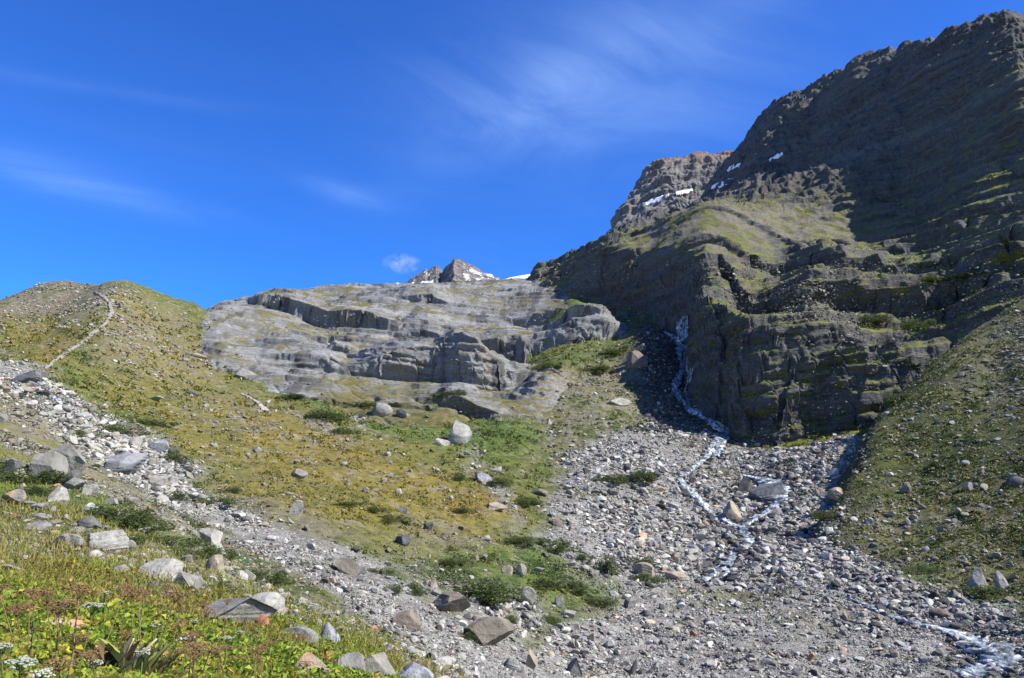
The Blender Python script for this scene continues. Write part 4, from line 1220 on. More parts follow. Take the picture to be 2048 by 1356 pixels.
def water_material():
    m = bpy.data.materials.new("white_water"); m.use_nodes = True; k = NT(m.node_tree)
    geo = k.n('ShaderNodeNewGeometry')
    mp = k.n('ShaderNodeMapping'); mp.inputs['Scale'].default_value = (1.0, 0.55, 0.8); k.link(geo.outputs['Position'], mp.inputs[0])
    n = k.n('ShaderNodeTexNoise', None, Scale=1.1, Detail=6.0, Roughness=0.7, Distortion=0.6); k.link(mp.outputs[0], n.inputs['Vector'])
    c = k.ramp(n.outputs[0], [(0.42, (.040, .048, .050)), (0.52, (.20, .24, .25)), (0.645, (.78, .81, .82))])
    bs = k.n('ShaderNodeBsdfPrincipled', None, Roughness=0.5); k.link(c, bs.inputs['Base Color'])
    bp = k.n('ShaderNodeBump', None, Strength=0.8, Distance=0.3); k.link(n.outputs[0], bp.inputs['Height']); k.link(bp.outputs[0], bs.inputs['Normal'])
    o = k.n('ShaderNodeOutputMaterial'); k.link(bs.outputs[0], o.inputs[0]); return m


def snow_material():
    m = bpy.data.materials.new("old_snow"); m.use_nodes = True; k = NT(m.node_tree)
    geo = k.n('ShaderNodeNewGeometry')
    n = k.n('ShaderNodeTexNoise', None, Scale=0.25, Detail=6.0, Roughness=0.6); k.link(geo.outputs['Position'], n.inputs['Vector'])
    c = k.ramp(n.outputs[0], [(0.3, (.66, .68, .70)), (0.6, (.86, .87, .88))])
    bs = k.n('ShaderNodeBsdfPrincipled', None, Roughness=0.6); k.link(c, bs.inputs['Base Color'])
    o = k.n('ShaderNodeOutputMaterial'); k.link(bs.outputs[0], o.inputs[0]); return m


M_WATER, M_SNOW = water_material(), snow_material()
STRANDS = {
 "waterfall": [[(1352,675,30),(1358,686,24),(1366,700,12),(1372,715,8),(1378,730,6),(1384,745,7)], [(1362,676,16),(1364,694,18),(1358,712,7),(1366,735,6),(1360,757,9),(1350,778,9),(1360,800,7),(1366,808,9)],
               [(1376,704,8),(1384,722,6),(1386,742,8),(1376,760,5),(1372,785,4),(1380,815,5)]],
 "stream": [[(1366,806,8),(1385,824,9),(1418,842,11),(1452,864,11),(1440,882,15),(1432,905,12),(1428,920,7)], [(1436,880,8),(1420,898,8),(1412,918,8),(1398,930,5),(1372,950,5),(1358,962,8)], [(1358,962,7),(1378,982,11),(1398,1002,12),(1424,1031,10),(1452,1044,8),(1478,1058,12)],
            [(1478,1054,9),(1490,1066,13),(1500,1084,13),(1486,1100,11),(1466,1110,16),(1452,1130,14),(1428,1150,12),(1404,1164,9)], [(1476,1104,7),(1462,1124,8),(1466,1140,6),(1440,1158,7),(1412,1172,6)], [(1390,986,6),(1402,1010,7),(1428,1026,5)]],
 "side_waterfall": [STREAMS["side_waterfall"], [(1530,962,8),(1545,978,10),(1540,996,7)]],
 "lower_stream": [STREAMS["lower_stream"], [(1930,1272,9),(1965,1306,13),(2000,1330,12),(2040,1345,10)], [(1700,1200,4),(1740,1216,6),(1790,1240,6)]],
 "small_waterfall": [STREAMS["small_waterfall"]]}
for nm, lift, sd_ in (("waterfall", .6, 2), ("stream", .38, 3), ("side_waterfall", .5, 4), ("lower_stream", .35, 5), ("small_waterfall", .35, 6)):
    wide = {'stream': 1.3, 'waterfall': 1.35, 'lower_stream': 1.3}.get(nm, 1.15)
    merge(nm, [drape("strand", [(a_, b_, w_ * wide) for a_, b_, w_ in L], M_WATER, lift, n_across=4, seed=sd_ * 10 + i) for i, L in enumerate(STRANDS[nm])])
M_PATH = terrain_material("trodden_path", 1.5, 0.2)
drape("path", [(190,585,3),(206,594,4),(219,606,4),(223,624,6),(217,640,7),(206,652,6),(186,665,6),(171,681,6),(143,699,6),(114,719,5),(92,737,4)], M_PATH, .22, seed=8, cols=(.25, .23, .185), hug=1)
drape("meadow_path", [(480,788,4),(500,797,5),(516,806,7),(530,821,10)], M_PATH, .22, seed=9, cols=(.33, .31, .26), hug=1)
SNOW = [("snow strip along the foot of the pale far cliff", [(1288,414,5),(1300,407,7),(1318,400,7),(1338,392,4)]),
        ("short snow strip right of the long strip under the far cliff", [(1352,389,4),(1366,386,7),(1384,381,4)]),
        ("broadest snow patch in the shaded hollow under the mountain ridge", [(1424,376,6),(1438,370,12),(1455,365,9),(1466,360,4)]),
        ("narrow slanting snow patch just under the ridge notch", [(1456,342,4),(1468,336,7),(1480,330,4)]),
        ("thin uppermost snow streak on the dark mountain face", [(1536,326,3),(1550,318,6),(1566,310,3)])]
for lab, ln in SNOW:
    o = drape("snow_patch", [(a_, b_, w_ * .75) for a_, b_, w_ in ln], M_SNOW, .35, hug=.9, bulge=.05, kind='thing', seed=12)
    tag(o, lab, 'snow patch', 'snow patches on the mountain')


# ------------------------------------------------------------------ the far peak and the glacier edge
def build_peak():
    r0 = 4600.0; m = r0 / F_PX                     # metres per photo pixel out there
    nx, ny = 420, 300
    ux = np.linspace(770, 1030, nx); dy = np.linspace(-190, 110, ny)
    X, Y = np.meshgrid(ux, dy, indexing='ij')
    wob = 5 * fbm2(X, Y, 26, 4, 601)
    xr = 907 + 1.5 * vn2(Y / 9, Y * 0, 602) + wob * .5
    main = 80 - np.where(X < xr, 1.32 * (xr - X), .50 * (X - xr) + .0045 * np.maximum(X - 960, 0) ** 2 * 0) - np.where(Y < 0, .62 * -Y, 1.1 * Y)
    rx = np.array([770, 790, 800, 807, 815, 822, 835, 845, 849, 855, 862, 871, 876, 881, 888, 960, 1030]); rh = np.array([2, 14, 23, 28, 36, 43, 51, 58, 61, 58, 63, 70, 68, 63, 54, 20, 10])
    back = 5 + np.interp(X, rx, rh) - np.where(Y < 45, .62 * (45 - Y), 1.2 * (Y - 45))
    rid = np.array([(0, 8), (935, 30), (950, 33), (965, 31), (985, 26), (1000, 20), (1030, 12)]); right = 3 + np.interp(X, rid[:, 0], rid[:, 1]) - np.where(Y < 20, .45 * (20 - Y), 1.1 * (Y - 20))
    main = np.minimum(main, 77 + 2.5 * vn2(X / 5, Y / 5, 605))
    h = np.maximum.reduce([main, back, right])
    h = h + 4.6 * (fbm2(X, Y, 17, 5, 611, .6, True) - .1) + 1.8 * fbm2(X, Y, 4.5, 3, 617)
    a, t = az_tan(ux, np.full(nx, 590.0))
    z0 = r0 * t[:, None]
    rr = r0 + Y * m
    P = np.stack([rr * np.sin(a)[:, None], rr * np.cos(a)[:, None], z0 + h * m], -1)
    nn = np.gradient(h, axis=0) / (ux[1] - ux[0]); nd = np.gradient(h, axis=1) / (dy[1] - dy[0])
    steep = np.hypot(nn, nd)
    nse = fbm2(X, Y, 11, 4, 621)
    snow = sstep(.0, .25, nse - .10 + .22 * ((X > 925) & (h < 48)) - .22 * (X <= 925) + .12 * ((X < 862) & (h < 34)) - .9 * sstep(.95, 1.5, steep)) * ((X > 926) | (X < 868))
    snow = np.maximum(snow, ((h < 22 + 5 * nse) & (X < 866) & (Y > -60)) * 1.0)
    col = mixc(C(.090, .088, .090) + np.zeros((nx * ny, 3), np.float32), C(.20, .175, .150), sstep(-.4, .4, fbm2(X, Y + h, 9, 4, 631)).ravel())
    col = mixc(col, C(.82, .85, .90), snow.ravel())
    idx = np.arange(nx * ny).reshape(nx, ny)
    f = np.stack([idx[:-1, :-1], idx[1:, :-1], idx[1:, 1:], idx[:-1, 1:]], -1).reshape(-1, 4)
    tag(mesh_np("far_peak", P.reshape(-1, 3), f, M_FARR, False, col), kind='structure')
    # glacier edge: a snow dome rising to the right behind the slabs
    r1 = 3000.0; m1 = r1 / F_PX; ux = np.linspace(980, 1110, 60); dy = np.linspace(-60, 60, 40)
    X, Y = np.meshgrid(ux, dy, indexing='ij')
    top = np.interp(X, [980, 1005, 1020, 1040, 1062, 1080, 1110], [570, 559, 554.5, 551, 547.5, 546, 545])
    vv_ = top + np.where(Y < 0, -.5 * Y, .35 * Y) + .6 * fbm2(X, Y, 25, 3, 641)
    a, t = az_tan(X, vv_); rr = r1 + Y * m1
    P = np.stack([rr * np.sin(a), rr * np.cos(a), rr * t], -1); idx = np.arange(60 * 40).reshape(60, 40)
    f = np.stack([idx[:-1, :-1], idx[1:, :-1], idx[1:, 1:], idx[:-1, 1:]], -1).reshape(-1, 4)
    tag(mesh_np("glacier", P.reshape(-1, 3), f, M_SNOW, True), kind='structure')


build_peak()


def build_cloud():
    c = P3(803, 527, 6500.0); m = 6500.0 / F_PX
    v, f = ICO[3]
    v = v * np.array([44 * m, 30 * m, 24 * m])
    mt = bpy.data.materials.new("cloud_vapour"); mt.use_nodes = True; k = NT(mt.node_tree)
    tc = k.n('ShaderNodeTexCoord')
    n = k.n('ShaderNodeTexNoise', None, Scale=0.016, Detail=5.0, Roughness=0.6, Distortion=0.4); k.link(tc.outputs['Object'], n.inputs['Vector'])
    mp = k.n('ShaderNodeMapping'); mp.inputs['Scale'].default_value = (1 / (44 * m), 1 / (30 * m), 1 / (24 * m)); k.link(tc.outputs['Object'], mp.inputs[0])
    ln = k.n('ShaderNodeVectorMath', {'operation': 'LENGTH'}); k.link(mp.outputs[0], ln.inputs[0])
    fall = k.math('SUBTRACT', 1.0, ln.outputs['Value'], True)
    d = k.math('MULTIPLY', k.math('MULTIPLY', k.math('SUBTRACT', n.outputs[0], 0.45, True), fall), 0.045)
    pv = k.n('ShaderNodeVolumePrincipled'); k.link(d, pv.inputs['Density']); pv.inputs['Color'].default_value = (1, 1, 1, 1); pv.inputs['Anisotropy'].default_value = 0.2
    o = k.n('ShaderNodeOutputMaterial'); k.link(pv.outputs[0], o.inputs['Volume'])
    ob = mesh_np("cloud", v, f, mt, True); ob.location = c
    tag(ob, "small wispy white cloud beside the far snowy peak", 'cloud')


build_cloud()
print("far", round(time.time() - T0, 1))
# ------------------------------------------------------------------ plants
def leaf_material(name, rough=0.6, trans=0.3):
    m = bpy.data.materials.new(name); m.use_nodes = True; k = NT(m.node_tree)
    at = k.n('ShaderNodeAttribute', {'attribute_name': 'Col'})
    oi = k.n('ShaderNodeObjectInfo')
    hv = k.n('ShaderNodeHueSaturation'); k.link(at.outputs['Color'], hv.inputs['Color'])
    k.set(hv, 'Value', k.math('ADD', 0.82, k.math('MULTIPLY', oi.outputs['Random'], 0.4)))
    bs = k.n('ShaderNodeBsdfPrincipled', None, Roughness=rough); bs.inputs['Specular IOR Level'].default_value = 0.25
    k.link(hv.outputs[0], bs.inputs['Base Color'])
    tr = k.n('ShaderNodeBsdfTranslucent'); k.link(hv.outputs[0], tr.inputs[0])
    mx = k.n('ShaderNodeMixShader'); mx.inputs[0].default_value = trans; k.link(bs.outputs[0], mx.inputs[1]); k.link(tr.outputs[0], mx.inputs[2])
    o = k.n('ShaderNodeOutputMaterial'); k.link(mx.outputs[0], o.inputs[0]); return m


M_LEAF = leaf_material("leaf_green"); M_GRASS = leaf_material("grass_blade", .7, .25); M_STEM = leaf_material("plant_stem", .7, .1); M_PETAL = leaf_material("white_petal", .7, .35)


def leaves(pos, dirv, length, width, g, fold=.35):
    """folded leaves: base, two sides, tip -> (verts, faces)"""
    n = len(pos); d = dirv / np.linalg.norm(dirv, axis=1, keepdims=True)
    s = np.cross(d, g.normal(size=(n, 3))); s /= np.maximum(np.linalg.norm(s, axis=1, keepdims=True), 1e-6)
    nn = np.cross(s, d)
    L = length[:, None]; W = width[:, None]
    droop = np.array([0, 0, -1.0])[None] * L * .18
    b = pos; t = pos + d * L + droop; c = pos + d * L * .5
    l = c + s * W * .5 + nn * W * fold; r = c - s * W * .5 + nn * W * fold
    V = np.stack([b, r, t, l], 1).reshape(-1, 3)
    i = (np.arange(n) * 4)[:, None]
    F_ = np.stack([np.concatenate([i, i + 1, i + 2], 1), np.concatenate([i, i + 2, i + 3], 1)], 1).reshape(-1, 3)
    return V, F_


def blades(pos, h, w, lean, g):
    n = len(pos); a = g.uniform(0, 2 * np.pi, n); s = np.stack([np.cos(a), np.sin(a), np.zeros(n)], 1)
    b = g.uniform(0, 2 * np.pi, n); k = np.stack([np.cos(b), np.sin(b), np.zeros(n)], 1) * (h * lean)[:, None]
    up = np.array([0, 0, 1.0])[None] * h[:, None]; W = (w * .5)[:, None]
    V = np.stack([pos - s * W, pos + s * W, pos + up * .55 + k * .3 + s * W * .7, pos + up * .55 + k * .3 - s * W * .7, pos + up * .95 + k], 1).reshape(-1, 3)
    i = (np.arange(n) * 5)[:, None]
    F_ = np.stack([np.concatenate([i, i + 1, i + 2], 1), np.concatenate([i, i + 2, i + 3], 1), np.concatenate([i + 3, i + 2, i + 4], 1)], 1).reshape(-1, 3)
    return V, F_


def pick(cols, w, n, g, var=.18):
    c = np.array(cols)[g.choice(len(cols), n, p=np.array(w) / sum(w))]
    return np.clip(c * g.uniform(1 - var, 1 + var, (n, 1)), .005, .8)


def px_points(n, seed, box):
    g = np.random.default_rng(seed)
    u = g.uniform(box[0], box[2], n); v = g.uniform(box[1], box[3], n)
    p = seen(u, v); ok = np.isfinite(p[:, 0]); p = p[ok]
    p[:, 2] = ground(p[:, 0], p[:, 1])
    return p, np.hypot(p[:, 0], p[:, 1]), owner(p[:, 0], p[:, 1]), g


# ---- leafy meadow in front: dense low leaves and grass nobody could count
p, r, ow, g = px_points(30000, 711, (-260, 1080, 1150, 2000))
x, y = p[:, 0], p[:, 1]
leafy = sstep(-.3, .25, fbm2(x, y, 1.3, 3, 712) + .9 * (1 - sstep(9, 20, r)) - .1)
ok = (ow == 0) & (r < 27) & (r > 1.6) & (g.random(len(p)) < leafy)
p, r = p[ok], r[ok]
K = 9
P_ = np.repeat(p, K, 0); R_ = np.repeat(r, K); n = len(P_)
P_[:, :2] += g.normal(0, .07, (n, 2)) * np.clip(R_ / 5, .6, 2)[:, None]
P_[:, 2] = ground(P_[:, 0], P_[:, 1]) + g.uniform(.0, .26, n) * np.clip(1.15 - R_ / 28, .3, 1)
d = np.stack([g.normal(0, 1, n), g.normal(0, 1, n), g.uniform(-.1, 1.1, n)], 1)
Ls = g.uniform(.03, .085, n) * np.clip(R_ / 7, .75, 1.5)
V, F_ = leaves(P_, d, Ls, Ls * g.uniform(.35, .75, n), g)
pt = fbm2(P_[:, 0], P_[:, 1], 1.6, 3, 715) + .16 * np.clip((R_ - 6) / 5, -1, 2)
c = pick([(.215, .285, .026), (.125, .200, .020), (.320, .320, .032), (.070, .125, .016), (.46, .36, .03)], [5, 4, 3, 2.4, .6], n, g)
dry = pick([(.25, .155, .04), (.33, .22, .055), (.24, .22, .035), (.38, .27, .08)], [4, 3, 3, 1], n, g)
w = (g.random(n) < sstep(.05, .6, pt) * .7)
c = np.where(w[:, None], dry, c)
tag(mesh_np("meadow_leaves", V, F_, M_LEAF, False, np.repeat(c, 4, 0)), kind='stuff')

# ---- grass of the hillside, thinning with distance
p, r, ow, g = px_points(150000, 721, (-260, 860, 1180, 1900))
zn = zones_at(p[:, 0], p[:, 1], p[:, 2])
dn = sstep(-.55, .1, fbm2(p[:, 0], p[:, 1], 4.0, 3, 722) + .25 - .7 * zn['gravel'])
ok = (ow == 0) & (r < 62) & (r > 1.6) & (g.random(len(p)) < dn)
p, r = p[ok], r[ok]; n = len(p)
h = g.uniform(.10, .32, n) * np.clip(1.1 - r / 110, .5, 1.1) * np.where(r > 14, 1.25, 1.0)
wd = np.maximum(.006, r * .00105)
V, F_ = blades(p - np.array([0, 0, .02]), h, wd, g.uniform(.2, .9, n), g)
pt = fbm2(p[:, 0], p[:, 1], 6.0, 3, 725)
c1 = pick([(.195, .200, .030), (.140, .155, .024), (.25, .22, .05)], [4, 3, 2], n, g)
c2 = pick([(.27, .21, .065), (.21, .155, .05), (.18, .17, .034)], [3, 2, 2], n, g)
c = np.where((g.random(n) < sstep(-.3, .4, pt) * .8)[:, None], c2, c1)
tag(mesh_np("grass", V, F_, M_GRASS, False, np.repeat(c, 5, 0)), kind='stuff')

# ---- turf tussocks of the valley and the moraine: short tufts that roughen the meadow
p, r, ow, g = px_points(60000, 731, (-240, 560, 2290, 1356))
zn = zones_at(p[:, 0], p[:, 1], p[:, 2])
turf = np.clip(1 - 1.5 * zn['scree'] - .8 * zn['gravel'], 0, 1) * sstep(-.4, .3, fbm2(p[:, 0], p[:, 1], 8.0, 3, 732) + .1)
turf = np.where(ow == 3, .35 * (ground_normal(p[:, 0], p[:, 1])[:, 2] > .75), turf)
ok = np.isin(ow, (1, 3, 4)) & (r < 330) & (g.random(len(p)) < turf * .55)
p, r, ow = p[ok], r[ok], ow[ok]; gz = {k: q[ok] for k, q in zn.items()}
K = 7
P_ = np.repeat(p, K, 0); R_ = np.repeat(r, K); n = len(P_)
P_[:, :2] += g.normal(0, 1, (n, 2)) * (R_ * .0022)[:, None]; P_[:, 2] = ground(P_[:, 0], P_[:, 1]) - .05
h = R_ * g.uniform(.0012, .0032, n); V, F_ = blades(P_, h, h * g.uniform(.7, 1.3, n), g.uniform(.3, 1.2, n), g)
base = pick([(.085, .105, .020), (.120, .130, .025), (.065, .085, .017), (.18, .15, .035)], [4, 3, 3, 1.5], len(p), g, .25)
gold = pick([(.235, .175, .030), (.19, .16, .028), (.26, .19, .06), (.12, .125, .022)], [4, 3, 2, 2], len(p), g, .2)
c = np.where((g.random(len(p)) < gz['gold'])[:, None], gold, base)
tag(mesh_np("tussock_turf", V, F_, M_GRASS, False, np.repeat(np.repeat(c, K, 0), 5, 0)), kind='stuff')


# ---- low heath and dwarf willow that creeps between the bushes
p, r, ow, g = px_points(26000, 741, (-240, 700, 2290, 1356))
zn = zones_at(p[:, 0], p[:, 1], p[:, 2])
hz = sstep(.05, .4, fbm2(p[:, 0], p[:, 1], 7.0, 4, 742)) * (.25 + .75 * zn['lush']) * (1 - .9 * zn['gold']) * (1 - np.where(p[:, 0] < 0, .35, .85) * zn['scree'])
ok = np.where(ow == 0, r > 22, np.isin(ow, (1, 3, 4))) & (r < 290) & (g.random(len(p)) < hz)
p, r = p[ok], r[ok]; K = 22
P_ = np.repeat(p, K, 0); R_ = np.repeat(r, K); n = len(P_)
P_[:, :2] += g.normal(0, 1, (n, 2)) * (R_ * .0042)[:, None]; P_[:, 2] = ground(P_[:, 0], P_[:, 1]) + g.uniform(0, .0042, n) * R_
L = R_ * g.uniform(.0016, .0032, n); V, F_ = leaves(P_, np.stack([g.normal(0, 1, n), g.normal(0, 1, n), g.uniform(0, 1, n)], 1), L, L * .6, g)
c = np.repeat(pick([(.065, .105, .022), (.095, .135, .028), (.050, .080, .020), (.13, .15, .04)], [4, 3, 3, 1.5], len(p), g, .2), K, 0) * g.uniform(.75, 1.2, (n, 1))
tag(mesh_np("heath", V, F_, M_LEAF, False, np.repeat(c, 4, 0)), kind='stuff')


def empty(name, loc, rz=0.0, scale=(1, 1, 1)):
    o = bpy.data.objects.new(name, None); COL.objects.link(o); o.location = loc; o.rotation_euler = (0, 0, rz); o.scale = scale; o.empty_display_size = .2
    return o


def copy_tree(o):
    c = o.copy(); COL.objects.link(c)
    for ch in o.children:
        k = ch.copy(); COL.objects.link(k); k.parent = c
    return c


def tube_mesh(path, r0, r1, seg=5):
    path = np.array(path, float); n = len(path); V = []
    for i in range(n):
        t = path[min(i + 1, n - 1)] - path[max(i - 1, 0)]; t /= max(np.linalg.norm(t), 1e-9)
        s = np.cross(t, (0.3, 0.9, 0.1)); s /= np.linalg.norm(s); b = np.cross(t, s)
        rad = r0 + (r1 - r0) * i / (n - 1)
        for k in range(seg):
            a = 2 * math.pi * k / seg; V.append(path[i] + rad * (s * math.cos(a) + b * math.sin(a)))
    F_ = []
    for i in range(n - 1):
        for k in range(seg):
            a, b = i * seg + k, i * seg + (k + 1) % seg
            F_ += [(a, b, b + seg), (a, b + seg, a + seg)]
    for k in range(1, seg - 1):
        F_ += [(0, k + 1, k), ((n - 1) * seg, (n - 1) * seg + k, (n - 1) * seg + k + 1)]
    return np.array(V), np.array(F_)


def join_parts(parts):
    V, F_, C_, off = [], [], [], 0
    for v, f, c in parts:
        V.append(v); F_.append(f + off); off += len(v); C_.append(np.repeat(np.array(c, float).reshape(1, 3), len(v), 0) if np.size(c) == 3 else c)
    return np.concatenate(V), np.concatenate(F_), np.concatenate(C_)


# ---- low willow bushes: each one a plant with its branches and foliage
def make_bush(seed):
    g = np.random.default_rng(seed)
    o = empty("bush", (0, 0, 0))
    nb = 15; cx = g.uniform(-.52, .52, nb); cy = g.uniform(-.45, .45, nb); cr = g.uniform(.09, .24, nb); cz = g.uniform(.1, .7, nb) * np.maximum(1 - 1.2 * np.hypot(cx, cy), .1)
    n = 2600; k = g.integers(0, nb, n)
    q = g.normal(size=(n, 3)); q /= np.linalg.norm(q, axis=1, keepdims=True); q *= g.uniform(.65, 1.05, n)[:, None]
    P_ = np.stack([cx[k] + q[:, 0] * cr[k], cy[k] + q[:, 1] * cr[k], np.maximum(cz[k] + q[:, 2] * cr[k] * 1.5, .0)], 1)
    d = q + np.stack([g.normal(0, .5, n), g.normal(0, .5, n), g.uniform(-.1, .8, n)], 1)
    L = g.uniform(.045, .085, n)
    V, F_ = leaves(P_, d, L, L * .55, g)
    c = pick([(.080, .115, .030), (.110, .145, .038), (.135, .155, .058), (.060, .088, .026)], [4, 4, 2, 2], n, g, .2)
    mesh_np("foliage", V, F_, M_LEAF, False, np.repeat(c, 4, 0), o)
    parts = []
    for i in range(14):
        a = g.uniform(0, 6.28); rr = g.uniform(.15, .42)
        v, f = tube_mesh([(0.05 * math.cos(a), .05 * math.sin(a), -.1), (.5 * rr * math.cos(a), .5 * rr * math.sin(a), .22), (rr * math.cos(a + .2), rr * math.sin(a + .2), g.uniform(.35, .6))], .016, .005, 4)
        parts.append((v, f, (.075, .06, .045)))
    V, F_, c = join_parts(parts); mesh_np("branches", V, F_, M_STEM, False, c, o)
    return o


BUSHES = [
 (960,1200,112,46,"largest round dark green bush at the lower edge of the golden hill"),
 (1052,1014,56,26,"dense bush beside the small stones of the side stream"), (1213,1152,46,40,"upright dark bush left of the rounded tan boulder"),
 (1277,1134,44,26,"bush just above the rounded tan boulder"), (1225,968,50,24,"left bush of the green patch inside the upper scree"), (1275,966,60,28,"right bush of the green patch inside the upper scree"),
 (1000,972,60,26,"low bush right of the blue grey side stream boulder"), (921,960,36,14,"flat bush in golden grass left of the side stream"), (921,1026,38,14,"small flat bush on the orange grass patch"),
 (787,1044,42,18,"dark tuft bush in the middle of the golden hill"), (748,1026,40,14,"dark tuft bush left of the middle of the golden hill"), (700,1012,36,12,"low tuft bush on the left part of the golden hill"),
 (1122,1106,70,26,"wide low bush in the turf right of the side stream"), (1051,1090,62,20,"long flat bush across the lower side stream"), (1162,1122,40,18,"small bush at the rim of the lower scree"),
 (1300,1166,60,20,"low bush below the rounded tan boulder"), (1104,1178,58,24,"bush on the lush turf right of the largest bush"), (1160,1190,60,24,"bush in the middle of the lush lower turf"),
 (1204,1212,58,26,"brightest bush at the lower right of the lush turf"), (1020,1246,36,18,"small bush in the pale stones below the largest bush"), (1104,1246,36,16,"small bush in pale stones under the grey tilted slab"),
 (936,1280,40,26,"dark bush left of the brown crumbling outcrop"), (831,1188,44,24,"bush in the left stream bed near the brown heap"), (783,1186,34,20,"smaller dark bush in the left stream bed"),
 (757,1148,44,18,"bush right of the brown block in the left stream bed"), (900,1130,50,16,"low bush above the largest bush"),
 (215,1040,72,32,"bush in the dark band over the big pale slab"), (268,1058,72,36,"second bush of the dark band, right of the big pale slab"), (322,1090,80,36,"tallest bush of the dark band on the front hillside"),
 (384,1116,72,34,"bush of the dark band left of the pale twin block"), (446,1112,54,28,"bush right of the pale twin block"), (500,1160,72,32,"dark bush over the olive grass slope"), (545,1172,54,22,"last bush at the lower right end of the dark band"),
 (246,1088,42,26,"fresh green bush at the right side of the big pale slab"), (60,966,80,34,"dark bush left of the cleft grey boulder"), (15,956,60,36,"dark bush cut by the left border"), (72,992,54,30,"dark bush under the cleft grey boulder"),
 (430,1180,52,20,"low bush between the upright block and the layered ledge"),
 (235,866,72,26,"bush by the dark pool in the upper left stream bed"), (166,874,38,20,"small bush at the left bank of the upper stream bed"), (350,924,40,22,"bush at the right bank below the smooth blue grey boulder"), (300,850,60,18,"flat bush on the green strip above the left stream bed"),
 (345,1000,46,18,"bush between the left stream bed and the golden hill"), (420,1010,60,20,"long bush at the foot of the golden hill by the stones"), (460,985,40,14,"small bush above the foot of the golden hill"),
 (652,842,62,30,"dark green bush below the left end of the slabs"), (690,868,44,20,"bush beside the pale stone trickle under the slabs"), (590,800,56,14,"bush in the crease along the foot of the slabs"), (735,815,50,16,"bush between slabs and the grey rounded rock"),
 (900,800,52,16,"bush at the foot of the lowest slab step"), (1090,740,50,18,"bush on the green ledge right of the slabs"), (1190,745,56,18,"bush on green turf near the scree rim by the gorge"), (1225,712,40,14,"small bush under the right end of the slab hill"),
 (1660,1040,40,22,"dark bush in the shaded gap at the moraine foot"), (1890,560,50,16,"green bush on the ledge above the moraine"), (1760,660,60,24,"bright bush where the moraine meets the cliff"), (1840,665,50,26,"bush right of the bright one below the mountain ledge"),
 (1990,1195,60,20,"bush at the lower moraine edge near the right border"), (1800,800,46,26,"bush in the shaded crease between cliff and moraine"), (1850,1145,44,16,"low bush at the foot of the moraine over the stream"),
]
protos = [make_bush(801 + i) for i in range(5)]
used_b = set()
gb = np.random.default_rng(88)
for i, (uu, vb, w, h, lab) in enumerate(BUSHES):
    q = seen([uu], [vb])[0]; m = math.hypot(q[0], q[1]) / F_PX
    pr = i % 5
    o = protos[pr] if pr not in used_b else copy_tree(protos[pr]); used_b.add(pr)
    o.location = (q[0], q[1] + w * m * .25, float(ground(q[0], q[1] + w * m * .25)) - h * m * .06); o.rotation_euler = (0, 0, gb.uniform(0, 6.28)); o.scale = (w * m * gb.uniform(1.0, 1.35), w * m * gb.uniform(.8, 1.2), h * m * gb.uniform(.95, 1.25))
    tag(o, lab, 'bush', 'low willow bushes')


# ---- flowers in front: white umbels, dried umbels, broad-leaved plants, dry stalks
def at_range(uu, vv_, rr):
    q = P3(uu, vv_, rr); return q, float(ground(q[0], q[1]))


def make_umbel(head, height, white, seed):
    g = np.random.default_rng(seed); o = empty("umbel_flower" if white else "dried_umbel", (0, 0, 0))
    bend = g.normal(0, .05, 2)
    v, f = tube_mesh([(-bend[0], -bend[1], 0), (-.4 * bend[0], -.4 * bend[1], height * .5), (0, 0, height * .93)], .0045, .003)
    parts = [(v, f, (.13, .17, .04) if white else (.20, .13, .06))]
    if white:
        n = 5; pp = np.stack([g.normal(0, .01, n), g.normal(0, .01, n), g.uniform(.05, .5, n) * height], 1); d = np.stack([g.normal(0, 1, n), g.normal(0, 1, n), g.uniform(.2, .6, n)], 1)
        lv, lf = leaves(pp, d, g.uniform(.08, .14, n), g.uniform(.04, .07, n), g); parts.append((lv, lf, (.085, .15, .02)))
    V, F_, c = join_parts(parts); mesh_np("stem", V, F_, M_STEM, False, c, o)
    parts = []
    for i in range(19):
        a = i * 2.4; rad = head * .5 * math.sqrt((i + .4) / 19.0); zt = height * (1.0 if white else .98) + head * (.16 - .55 * (rad / head) ** 2) + g.normal(0, .004)
        tip = np.array([rad * math.cos(a), rad * math.sin(a), zt])
        v, f = tube_mesh([(0, 0, height * .92), tuple(tip * np.array([.6, .6, 1]) - np.array([0, 0, head * .06])), tuple(tip)], .0016, .0012, 3); parts.append((v, f, (.16, .20, .06) if white else (.22, .13, .055)))
        sv, sf = ICO[1]
        for k in range(5 if white else 4):
            off = g.normal(0, head * .05, 3) * np.array([1, 1, .35])
            sz = head * (.055 if white else .035) * g.uniform(.8, 1.25)
            cc = np.array((.50, .53, .41) if white else (.20, .115, .05)) * g.uniform(.75, 1.08)
            parts.append((sv * sz * np.array([1, 1, .6]) * g.uniform(.8, 1.1, (len(sv), 1)) + tip + off, sf, cc))
    V, F_, c = join_parts(parts); mesh_np("flower_head" if white else "seed_head", V, F_, M_PETAL if white else M_STEM, False, c, o)
    return o


